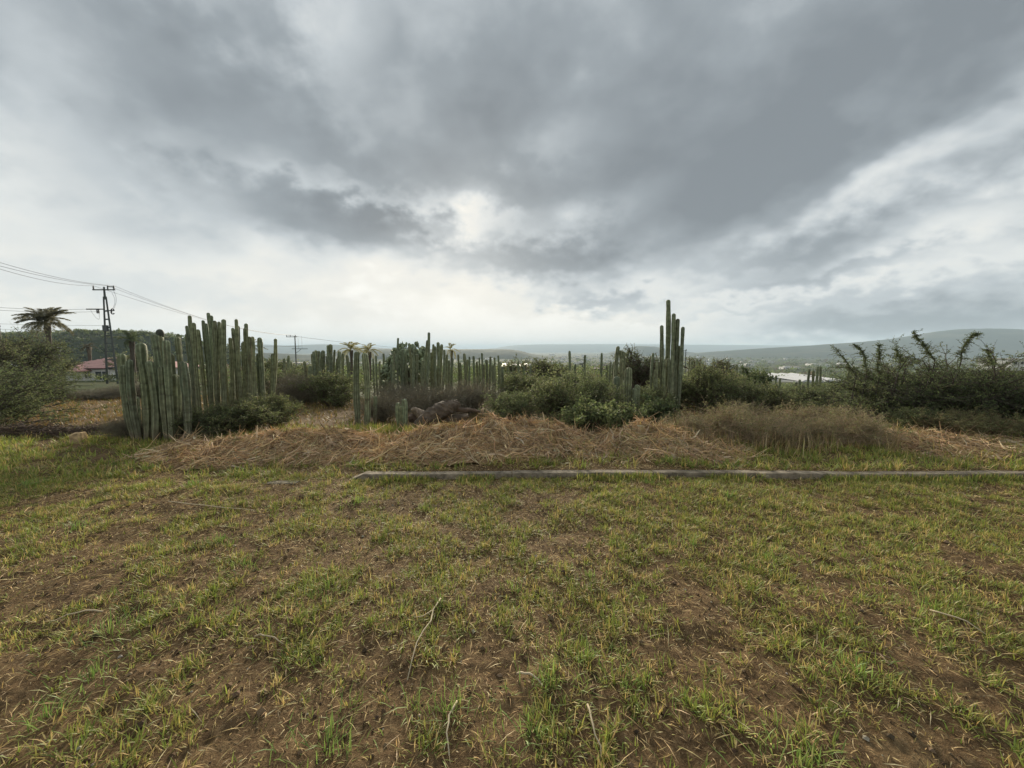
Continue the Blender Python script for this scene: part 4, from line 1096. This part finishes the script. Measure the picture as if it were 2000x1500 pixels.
# ------------------------------------------------------------------ palms
def frond_mesh(seed, L, droop, col, nl=44, lw=.066, ll=.62):
    r = rngof(seed); g = Geo(); K = 9; t_ = np.linspace(0, 1, K)
    pts = np.stack([L * t_ * (1 - .18 * t_), np.zeros(K), L * (.42 * t_ - droop * t_ ** 2.1)], 1)
    sweep(g, pts, np.linspace(.035, .008, K) * L / 2.4, 5, np.asarray(col) * 1.2)
    f = np.linspace(.16, .99, nl) * (K - 1); k0 = np.minimum(K - 2, f.astype(int)); fr = (f - k0)[:, None]
    p0 = pts[k0] * (1 - fr) + pts[k0 + 1] * fr; tg = norm(pts[k0 + 1] - pts[k0])
    for sgn in (-1, 1):
        d = norm(tg * .55 + np.array([0, sgn * .8, -.25]) + r.normal(0, .12, (nl, 3)))
        leaves(g, p0, d, ll * L / 2.4 * (1 - .55 * np.linspace(-.6, 1, nl) ** 2) * r.uniform(.85, 1.1, nl), lw * L / 2.4, np.asarray(col) * r.uniform(.75, 1.25, (nl, 1)), r, 3)
    return g.mesh('frond', M_LEAF)
def palm(px, Y, crown_py, L, label, seed, col, nf=15, droop=.75, trunk=.2, group='palms beyond the scrub'):
    r = rngof(seed); x = XatY(px, Y, crown_py); z0 = float(tz(x, Y)); zc = P(px, crown_py, Y)[2]; H = zc - z0
    o = thing('palm_tree', (x, Y, z0), label, 'palm', group)
    g = Geo(); K = 12
    zt = np.linspace(-.3, H, K); rad = trunk * (1.15 - .25 * np.linspace(0, 1, K)) * (1 + .05 * np.sin(np.arange(K) * 2.4)); rad[-2:] *= 1.35
    sweep(g, np.stack([.12 * np.sin(zt * .3), 0 * zt, zt], 1), rad, 9, (.10, .082, .065))
    link('trunk', g.mesh('trunk', M_WOOD, True), o)
    ms = [frond_mesh(seed + k, L, droop * f_, col) for k, f_ in enumerate((.75, 1.0, 1.3))]
    for k in range(nf):
        f_ = link('frond', ms[k % 3], o, (0, 0, H))
        up_ = r.uniform(-1.0, .2) if k % 3 else r.uniform(-1.45, -.9)
        f_.rotation_euler = (r.normal(0, .15), up_ * .9, k * 2.39996 + r.normal(0, .15))
        s_ = r.uniform(.8, 1.05); f_.scale = (s_, s_, s_)
PG = (.19, .18, .11)
palm(90, 46, 632, 3.0, 'tall feathery palm standing clear against the sky at the left', 501, PG, 30, .7, .24)
palm(172, 74, 678, 1.4, 'small dark palm behind the red roof', 502, (.13, .12, .085), 11, 1.1, .28)
palm(255, 50, 666, 1.8, 'green palm behind the thick left cacti', 503, (.12, .15, .075), 15, .7, .25)
palm(486, 40, 682, 1.4, 'palm partly hidden behind the tall cactus clump', 504, (.17, .16, .09), 11, .9, .16)
YG = (.36, .33, .13)
palm(684, 34, 684, 1.15, 'yellowish palm behind the front cactus pair, left one of two', 505, YG, 13, .85, .12)
palm(720, 34, 687, 1.15, 'yellowish palm right of the front cactus pair', 506, YG, 13, .9, .12)
palm(880, 36, 684, .95, 'small yellowish palm among the cactus row below the mesa', 507, YG, 9, .9, .10)

# ------------------------------------------------------------------ houses and sheds
def face_frame(px, Y): return XatY(px, Y, 730)
# red-roofed house on the slope below
HY = 63.0
hx0, hx1 = XatY(128, HY, 730), XatY(305, HY, 730)
hz0 = P(200, 752, HY)[2]; hz1 = P(200, 719, HY)[2]; hr = P(200, 697, HY + 4)[2]
O = np.array([(hx0 + hx1) / 2, HY, hz0])
house = thing('red_roof_house', O, 'white house with a faded red roof behind the lattice power pole', 'house')
WX, WD, WH = (hx1 - hx0), 8.0, hz1 - hz0
g = Geo(); box(g, (0, WD / 2, WH / 2 - .6), (WX, WD, WH + 1.2), (.82, .82, .80)); link('wall', g.mesh('wall', M_PLAIN), house)
RR = (.56, .33, .30)
def roof_slab(g, x0, x1, y0, y1, z0, z1, xi, yi, th, col):
    """hipped roof with thickness"""
    v = np.array([[x0, y0, z0], [x1, y0, z0], [x1, y1, z0], [x0, y1, z0], [x0 + xi, (y0 + y1) / 2, z1], [x1 - xi, (y0 + y1) / 2, z1],
                  [x0, y0, z0 - th], [x1, y0, z0 - th], [x1, y1, z0 - th], [x0, y1, z0 - th]])
    g.add(v, [[0, 1, 5, 4], [2, 3, 4, 5], [6, 7, 1, 0], [7, 8, 2, 1], [8, 9, 3, 2], [9, 6, 0, 3], [6, 9, 8, 7]], [[1, 2, 5], [3, 0, 4]], col)
g = Geo(); roof_slab(g, -WX / 2 - 2.2, WX / 2 + .9, -.5, WD + .8, WH + .02, WH + (hr - hz1) * .92, 5.2, 0, .16, RR)
rf = link('roof', g.mesh('roof', M_PLAIN), house)
for k in range(34):
    pass
g = Geo()
for xk in np.arange(-WX / 2 - 1.8, WX / 2 + .8, .55):
    tl = min(1, max(0.02, (xk + WX / 2 + 2.2) / 5.2), max(0.02, (WX / 2 + .9 - xk) / 5.2))
    zt = WH + .02 + tl * ((hr - hz1) * .92 - .02); yt = -.5 + tl * (WD / 2 + .65)
    tubes(g, [[xk, -.5, WH + .05]], [[xk, yt, zt + .03]], .05, .05, 4, (.60, .38, .345))
link('tile_rib', g.mesh('tile_rib', M_PLAIN), rf)
g = Geo(); roof_slab(g, -WX / 2 - 3.0, -WX / 2 + 4.4, -2.2, 2.2, WH - .35, WH + .62, 2.2, 0, .14, (.46, .25, .225)); link('porch_roof', g.mesh('porch_roof', M_PLAIN), house)
g = Geo(); box(g, (0, -.46, WH - .1), (WX + 1.2, .08, .2), (.16, .14, .12)); link('fascia', g.mesh('fascia', M_PLAIN), house)
g = Geo(); box(g, (0, -.06, .55), (WX, .12, .12), (.55, .55, .53)); link('ledge', g.mesh('ledge', M_PLAIN), house)
def window(parent, cx, cz, ww, wh, y=-.03):
    g = Geo(); box(g, (cx, y, cz), (ww, .06, wh), (.045, .055, .065)); wn = link('window', g.mesh('window', M_METAL), parent)
    g = Geo()
    for (a, b_, c1, c2) in ((0, wh / 2, ww + .16, .10), (0, -wh / 2, ww + .16, .10), (-ww / 2, 0, .1, wh), (ww / 2, 0, .1, wh), (0, 0, .08, wh)):
        box(g, (cx + a, y - .045, cz + b_), (c1, .05, c2), (.75, .75, .73))
    link('frame', g.mesh('frame', M_PLAIN), wn)
cx = XatY(200, HY, 730) - O[0]
window(house, cx, WH * .55, 2.3, 1.45)
window(house, XatY(172, HY, 730) - O[0], WH * .6, 1.1, 1.1)
window(house, XatY(262, HY, 730) - O[0], WH * .55, 1.8, 1.3)

def block_house(px, Y, py_top, py_bot, wpx, label, name='white_house', col=(.6, .6, .57), nwin=3, rz=0.0, depth=8.0, group='pale houses of the valley', roof=(.42, .40, .38)):
    zt = P(px, py_top, Y)[2]; x = XatY(px, Y, (py_top + py_bot) / 2); zb = min(P(px, py_bot, Y)[2], zt - 2.5); wd = wpx * Y / F
    o = thing(name, (x, Y, zb), label, 'house', group, rz)
    h = zt - zb
    g = Geo(); box(g, (0, depth / 2, h / 2 - .5), (wd, depth, h + 1), col); link('wall', g.mesh('wall', M_PLAIN), o)
    g = Geo(); box(g, (0, depth / 2, h + .12), (wd + .5, depth + .5, .24), roof); link('roof', g.mesh('roof', M_PLAIN), o)
    for k in range(nwin):
        g = Geo(); box(g, ((k + .5) / nwin * wd - wd / 2, -.04, h * .55), (wd / nwin * .4, .1, h * .34), (.05, .055, .06)); link('window', g.mesh('window', M_METAL), o)
    return o
block_house(45, 75, 680, 700, 70, 'pale house half hidden by the bush at the left edge', nwin=4, depth=3.5)
block_house(525, 160, 708, 718, 26, 'white town house left of the second power pole', nwin=3, depth=10)
block_house(548, 175, 711, 719, 24, 'low white town house left of the second power pole, nearer the pole', nwin=3, depth=10)
block_house(571, 165, 710, 718, 20, 'white building just behind the second power pole', nwin=2, depth=10)
block_house(603, 170, 712, 719, 12, 'bright white building among the middle cactus clump', nwin=2, depth=10)
block_house(1155, 150, 728, 738, 10, 'small white building right of the slender far cacti', nwin=1, depth=7)
block_house(1172, 155, 721, 738, 20, 'dark brick building beside the small white one', col=(.10, .07, .06), nwin=2, depth=9, roof=(.12, .09, .08))
block_house(1990, 120, 702, 712, 26, 'pale building on the right edge above the thorn bushes', nwin=2, depth=9)

def warehouse(px0, px1, Y, py_top, py_bot, label, bays=3, rc=.62):
    x0, x1 = XatY(px0, Y, 740), XatY(px1, Y, 740); zt = P(1000, py_top, Y)[2]; zb = P(1000, py_bot, Y)[2]
    o = thing('warehouse', ((x0 + x1) / 2, Y, zb), label, 'warehouse', 'white warehouses on the plain')
    W_ = x1 - x0; h = zt - zb; wall_h = h * .45; dp = 60.0
    g = Geo(); box(g, (0, dp / 2, wall_h / 2 - 2), (W_, dp, wall_h + 4), (.42, .43, .44)); link('wall', g.mesh('wall', M_PLAIN), o)
    for k in range(bays):
        a = -W_ / 2 + k * W_ / bays; b_ = a + W_ / bays - .3; K = 9
        xs = np.linspace(a, b_, K); zs = wall_h + (h - wall_h) * np.sin(np.linspace(0, math.pi, K)) * .55 + .25
        V = np.concatenate([np.stack([xs, np.full(K, -.5), zs], 1), np.stack([xs, np.full(K, dp + .5), zs + h * .45], 1), [[a, -.5, wall_h], [b_, -.5, wall_h]]])
        Q = np.stack([np.arange(K - 1), np.arange(1, K), np.arange(1, K) + K, np.arange(K - 1) + K], 1)
        T = [[2 * K, 2 * K + 1, K - 1]] + [[2 * K, i_ + 1, i_] for i_ in range(K - 1)]
        g = Geo(); g.add(V, Q, T, np.array([rc, rc, rc]) * (.95 + .05 * (k % 2))); link('roof', g.mesh('roof', M_PLAIN), o)
    for k in range(bays * 2):
        g = Geo(); box(g, (-W_ / 2 + (k + .5) * W_ / bays / 2, -.1, wall_h * .4), (W_ / bays / 2 * .5, .3, wall_h * .5), (.20, .21, .22)); link('door', g.mesh('door', M_METAL), o)
warehouse(1566, 1656, 330, 739, 751, 'large white vaulted warehouse left of the dark thorn bushes', 4)
warehouse(978, 1042, 420, 714.5, 722, 'long low white warehouse below the mesa', 4)
warehouse(1498, 1555, 420, 738, 744, 'long pale shed left of the large white warehouse', 3, .42)

# distant houses, a few pixels each
r = rngof(91)
FAR = []
for k in range(120):
    if k < 45: px, py = r.uniform(1020, 1215), r.uniform(692, 712)
    elif k < 85: px, py = r.uniform(1340, 1760), r.uniform(693, 722)
    elif k < 100: px, py = r.uniform(480, 720), r.uniform(700, 716)
    else: px, py = r.uniform(905, 1030), r.uniform(688, 705)
    FAR.append((px, py))
hm = []
for k in range(4):
    g = Geo(); w_, d_, h_ = ((14, 12, 6), (30, 18, 7), (10, 10, 8), (46, 22, 7))[k]
    box(g, (0, 0, h_ / 2 - 2), (w_, d_, h_ + 4), (.66, .65, .62)); box(g, (0, 0, h_ + .3), (w_ + .8, d_ + .8, .6), (.50, .45, .41)); box(g, (-w_ * .2, 0, h_ + 1.4), (w_ * .3, d_ * .4, 2.4), (.6, .6, .58))
    for q_ in range(3): box(g, ((q_ - 1) * w_ * .3, -d_ / 2 - .05, h_ * .55), (w_ * .14, .2, h_ * .3), (.06, .065, .07))
    hm.append(g.mesh('far_house', M_PLAIN))
for (px, py) in FAR:
    d = ray(px, py); Yc = np.geomspace(500, 6000, 900); kk = Yc / d[1]
    hit = CAMZ + d[2] * kk - tz(d[0] * kk, Yc); i_ = int(np.argmax(hit < 0)); Yh = float(Yc[i_]) if hit.min() < 0 else 3200.0
    Yh = min(Yh, 3600.0); xh = d[0] * Yh / d[1]
    o = link('far_house', hm[int(r.integers(0, 4))], None, (xh, Yh, max(float(tz(xh, Yh)), CAMZ + d[2] * Yh / d[1] - 3)))
    o.rotation_euler = (0, 0, r.uniform(-.6, .6))
    tag(o, 'tiny pale house of the distant town on the hazy plain', 'house', 'distant town houses')

# ------------------------------------------------------------------ power poles and wires
PC = (.075, .085, .08)
PY = 48.0
pz = P(215, 752, PY)[2]; px_ = XatY(212, PY, 660); ptop = P(206, 566, PY)[2]
H = ptop - pz
pole = thing('lattice_power_pole', (px_, PY, pz), 'tall ladder-like power pole with two legs and crossarms at the left', 'power pole')
LX = lambda z: .62 * (1 - z / H) + .10
for s in (-1, 1):
    g = Geo(); tubes(g, [[s * LX(0), 0, -.8]], [[s * LX(H * .93), 0, H * .93]], .17, .11, 4, PC); link('leg', g.mesh('leg', M_METAL), pole)
for k in range(9):
    z = H * (.10 + .085 * k); g = Geo(); box(g, (0, 0, z), (2 * LX(z), .14, .16), PC); link('rung', g.mesh('rung', M_METAL), pole)
g = Geo(); tubes(g, [[0, 0, H * .9]], [[0, 0, H + .35]], .12, .09, 6, PC); link('mast', g.mesh('mast', M_METAL), pole)
g = Geo(); box(g, (-.05, 0, H), (2.7, .12, .13), PC); arm = link('crossarm', g.mesh('crossarm', M_METAL), pole)
def insul(x, z, parent, y=0.0, h=.42):
    g = Geo(); K = 7; sweep(g, [[x, y, z + h * t_] for t_ in np.linspace(0, 1, K)], [.05, .09, .05, .09, .05, .08, .03], 8, (.06, .06, .065)); link('insulator', g.mesh('insulator', M_METAL, True), parent)
for xx in (-1.3, .45, 1.2): insul(xx, H + .06, arm)
g = Geo(); box(g, (.75, .1, H + .38), (.75, .1, .1), PC); link('switch_bar', g.mesh('switch_bar', M_METAL), arm)
g = Geo(); box(g, (-1.3, 0, H * .80), (2.2, .10, .13), PC); box(g, (.5, 0, H * .785), (1.0, .1, .12), PC); arm2 = link('lower_crossarm', g.mesh('lower_crossarm', M_METAL), pole)
for xx in (-1.0, -.8, .75): insul(xx, H * .755, arm2, -.1, .5)
g = Geo(); sweep(g, [[.9 + .22 * math.cos(a), -.1, H * .775 + .32 * math.sin(a)] for a in np.linspace(.6, 5.6, 12)], .06, 6, (.06, .06, .065)); link('cable_loop', g.mesh('cable_loop', M_METAL), arm2)
g = Geo(); box(g, (-.1, -.15, H * .60), (.5, .3, .75), (.10, .11, .11)); link('control_box', g.mesh('control_box', M_METAL), pole)
def arc(a, b_, sag, n=14):
    t_ = np.linspace(0, 1, n)[:, None]; p_ = np.asarray(a) * (1 - t_) + np.asarray(b_) * t_; p_[:, 2] -= sag * 4 * (t_ * (1 - t_))[:, 0]; return p_
for (a, b_, s) in (((.9, 0, H * .97), (.8, 0, H * .80), -.0), ((-1.9, 0, H * .79), (-.9, 0, H * .77), 1.0), ((1.1, 0, H), (.95, 0, H * .80), .0)):
    g = Geo(); pp = arc(a, b_, s); pp[:, 0] += np.sin(np.linspace(0, 3.14, len(pp))) * .35; sweep(g, pp, .018, 4, (.06, .06, .06), False); link('jumper_cable', g.mesh('jumper_cable', M_METAL), pole)

def small_pole(px, Y, top_py, label, armx=1.3, Hh=10.0, low=True):
    x = XatY(px, Y, 700); zt = P(px, top_py, Y)[2]; zb = min(zt - Hh, float(tz(x, Y)))
    Hh = zt - zb
    o = thing('power_pole', (x, Y, zb), label, 'power pole', 'power poles')
    g = Geo(); tubes(g, [[0, 0, -.4]], [[0, 0, Hh]], .19, .12, 8, PC); link('mast', g.mesh('mast', M_METAL), o)
    g = Geo(); box(g, (-armx * .55, 0, Hh - .25), (armx * 1.7, .12, .14), PC); a_ = link('crossarm', g.mesh('crossarm', M_METAL), o)
    for k in (-1.35, -.75, .1): insul(k * armx, Hh - .18, a_, 0, .4)
    if low:
        g = Geo(); box(g, (.7 * armx, 0, Hh * .72), (2.6 * armx, .1, .13), PC); tubes(g, [[0, 0, Hh * .62]], [[.9 * armx, 0, Hh * .71]], .05, .05, 4, PC); link('lower_crossarm', g.mesh('lower_crossarm', M_METAL), o)
        for k in (.5, 1.1):
            g = Geo(); sweep(g, arc((k * armx, 0, Hh), (k * armx, 0, Hh * .72), 0, 4), .02, 4, (.06, .06, .06), False); link('drop_cable', g.mesh('drop_cable', M_METAL), o)
    return o
small_pole(578, 95, 656, 'second power pole standing alone left of the middle cactus clump', 1.5, 8.5)
small_pole(5, 62, 634, 'dark power pole at the left edge beside the palm', .8, 6.0, False)
small_pole(1339, 120, 683, 'small pole with crossarms just right of the tallest cactus', 1.2, 8.0, False)
small_pole(1138, 90, 710, 'small lamp-like pole between the slender far cacti', .5, 5.0, False)

def wire(a, b_, sag, label, rad=.016, group='overhead wires'):
    pts = arc(a, b_, sag, 28); O = pts[0]
    g = Geo(); sweep(g, pts - O, rad, 4, (.10, .10, .105), False)
    tag(link('overhead_wire', g.mesh('overhead_wire', M_METAL), None, O), label, 'wire', group)
tp = lambda xx, zz: np.array([px_ + xx, PY, pz + zz])
wire(tp(-1.3, H + .5), P(-60, 506, 28), .5, 'lowest of the three wires falling to the lattice pole from the upper left', .017)
wire(tp(.45, H + .5), P(-60, 509 - 6, 29), .35, 'middle one of the three wires reaching the lattice pole from the upper left', .017)
wire(tp(1.2, H + .5), P(-60, 494, 30), .45, 'topmost of the three wires reaching the lattice pole from the upper left', .017)
p2x = XatY(578, 95, 700); p2z = P(578, 656, 95)[2]
for k, (xx, ee, lab) in enumerate(((-1.3, -2.0, 'lowest wire running right from the lattice pole to the second pole'), (.45, -1.1, 'middle wire running right from the lattice pole to the second pole'), (1.2, .15, 'topmost wire running right from the lattice pole to the second pole'))):
    wire(tp(xx, H + .5), (p2x + ee, 95, p2z + .2), 1.0 + .3 * k, lab, .018)
wire((p2x - 2.0, 95, p2z + .2), P(860, 684, 150), .6, 'upper wire running right from the second power pole', .03)
wire((p2x + 1.5, 95, P(578, 676, 95)[2]), P(380, 672, 110), .4, 'lower wire running left from the second power pole', .025)
wire(P(-60, 596, 40), tp(-2.3, H * .80), .2, 'upper level wire passing behind the palm to the lower crossarm', .016)
wire(P(-60, 602, 40), tp(-.9, H * .775), .2, 'lower level wire passing behind the palm to the lower crossarm', .016)
wire(P(-60, 630, 52), tp(-.3, H * .63), .1, 'thin wire just below the palm crown, reaching the lattice pole', .014)
wire(P(-60, 641, 52), tp(-.2, H * .58), .1, 'lowest thin wire crossing the palm trunk', .014)

# ------------------------------------------------------------------ scrub covering the slope further off
r = rngof(95)
def scrub(name, label, n, ylo, yhi, nleaf, lsz, rad, hgt, seed, keepout=None):
    r = rngof(seed); g = Geo()
    y = ylo * (yhi / ylo) ** r.uniform(0, 1, n); x = r.uniform(-1.55, 1.55, n) * y
    ok = np.ones(n, bool)
    if keepout is not None: ok = ~keepout(x, y)
    x, y = x[ok], y[ok]; n = len(x)
    s = r.uniform(.6, 1.35, n)
    k_ = x / y
    s = np.where((k_ > .58) & (k_ < .90) & (y < 135), s * .5, s)      # lower growth here: the warehouse shows over it
    N = n * nleaf; idx = np.repeat(np.arange(n), nleaf)
    a = r.uniform(0, 6.283, N); v = r.uniform(0, 1, N); rho = rad * np.sqrt(r.uniform(0, 1, N))
    lob = 1 + .25 * np.sin(a * 3 + idx * 1.7)
    zz = hgt * np.sqrt(np.clip(1 - (rho / rad / 1.05) ** 2, 0, 1)) * r.uniform(.25, 1.0, N) ** .5
    pos = np.stack([x[idx] + rho * s[idx] * lob * np.cos(a), y[idx] + rho * s[idx] * lob * np.sin(a), tz(x, y)[idx] + zz * s[idx]], 1)
    d = norm(r.normal(size=(N, 3)))
    tone = pal(r, n, GR_DARK + GR_MID[:2] + [(.12, .11, .06), (.11, .09, .07)], (3, 4, 3, 1, 3, 3, 1.2, 1.5), .2)
    col = tone[idx] * r.uniform(.7, 1.3, (N, 1))
    sz = lsz * s[idx] * r.uniform(.6, 1.3, N) * (y[idx] / ylo) ** .55
    leaves(g, pos, d, sz, sz * .6, col, r, .6)
    tag(link(name, g.mesh(name, M_LEAF)), label, 'scrub', kind='stuff')
pasture = lambda x, y: ((x / y < -.82) & (y < 40)) | ((x / y > -.6) & (x / y < -.40) & (y < 15))
scrub('slope_scrub', 'mass of green-grey scrub on the slope behind the nearer shrubs', 430, 17, 60, 330, .075, 1.15, 1.25, 701, lambda x, y: pasture(x, y))
scrub('valley_scrub', 'mass of dark scrub covering the lower slope towards the valley', 2200, 55, 380, 80, .34, 2.6, 2.5, 702, lambda x, y: ((x / y < -.78) & (y < 80)) | ((x / y > .63) & (x / y < .90) & (y < 440) & (y > 130)) | ((x / y > -.05) & (x / y < .08) & (y < 440) & (y > 200)))
scrub('plain_scrub', 'distant trees and scrub merging into the hazy plain', 3600, 360, 3200, 26, 2.4, 9, 6.5, 703)
scrub('hill_edge_scrub', 'dark trees around the red-roofed house on the left', 150, 70, 240, 160, .5, 3.4, 3.8, 704, lambda x, y: x / y > -.72)

# woods on the left hill
r = rngof(96); g = Geo(); xx, yy, zz = WH_
n = 2600; a_ = r.integers(0, xx.shape[0], n); b_ = r.integers(3, 17, n)
cx_, cy2, cz_ = xx[a_, b_] + r.normal(0, 4, n), yy[a_, b_] + r.normal(0, 4, n), zz[a_, b_]
idx = np.repeat(np.arange(n), 34); N = len(idx); s_ = r.uniform(.6, 1.4, n)
d = norm(r.normal(size=(N, 3))); d[:, 2] = np.abs(d[:, 2]); rr_ = r.uniform(.5, 1, N)[:, None]
pos = np.stack([cx_[idx], cy2[idx], cz_[idx] - .5], 1) + d * rr_ * [2.6, 2.6, 2.9] * s_[idx][:, None]
tone = pal(r, n, GR_DARK, (4, 4, 3, 1), .25)
leaves(g, pos, norm(r.normal(size=(N, 3))), 1.5 * s_[idx], 1.0 * s_[idx], tone[idx] * r.uniform(.7, 1.3, (N, 1)), r, .6)
tag(link('hill_woods', g.mesh('hill_woods', M_LEAF)), 'dark woods covering the low hill at the left', 'woods', kind='stuff')

# ------------------------------------------------------------------ haze
g = Geo(); box(g, (0, 0, 85), (64000, 64000, 370), (1, 1, 1))
mh = bpy.data.materials.new('haze_air'); mh.use_nodes = True
t = mh.node_tree; t.nodes.clear(); b = NB(t)
pv = b.new('ShaderNodeVolumePrincipled')
pv.inputs['Color'].default_value = (.68, .84, 1.0, 1); pv.inputs['Density'].default_value = .00010; pv.inputs['Anisotropy'].default_value = -.05
t.links.new(pv.outputs[0], b.new('ShaderNodeOutputMaterial').inputs['Volume'])
hz = link('haze', g.mesh('haze', mh)); tag(hz, kind='stuff', label='thin pale haze filling the air over the valley', cat='haze')
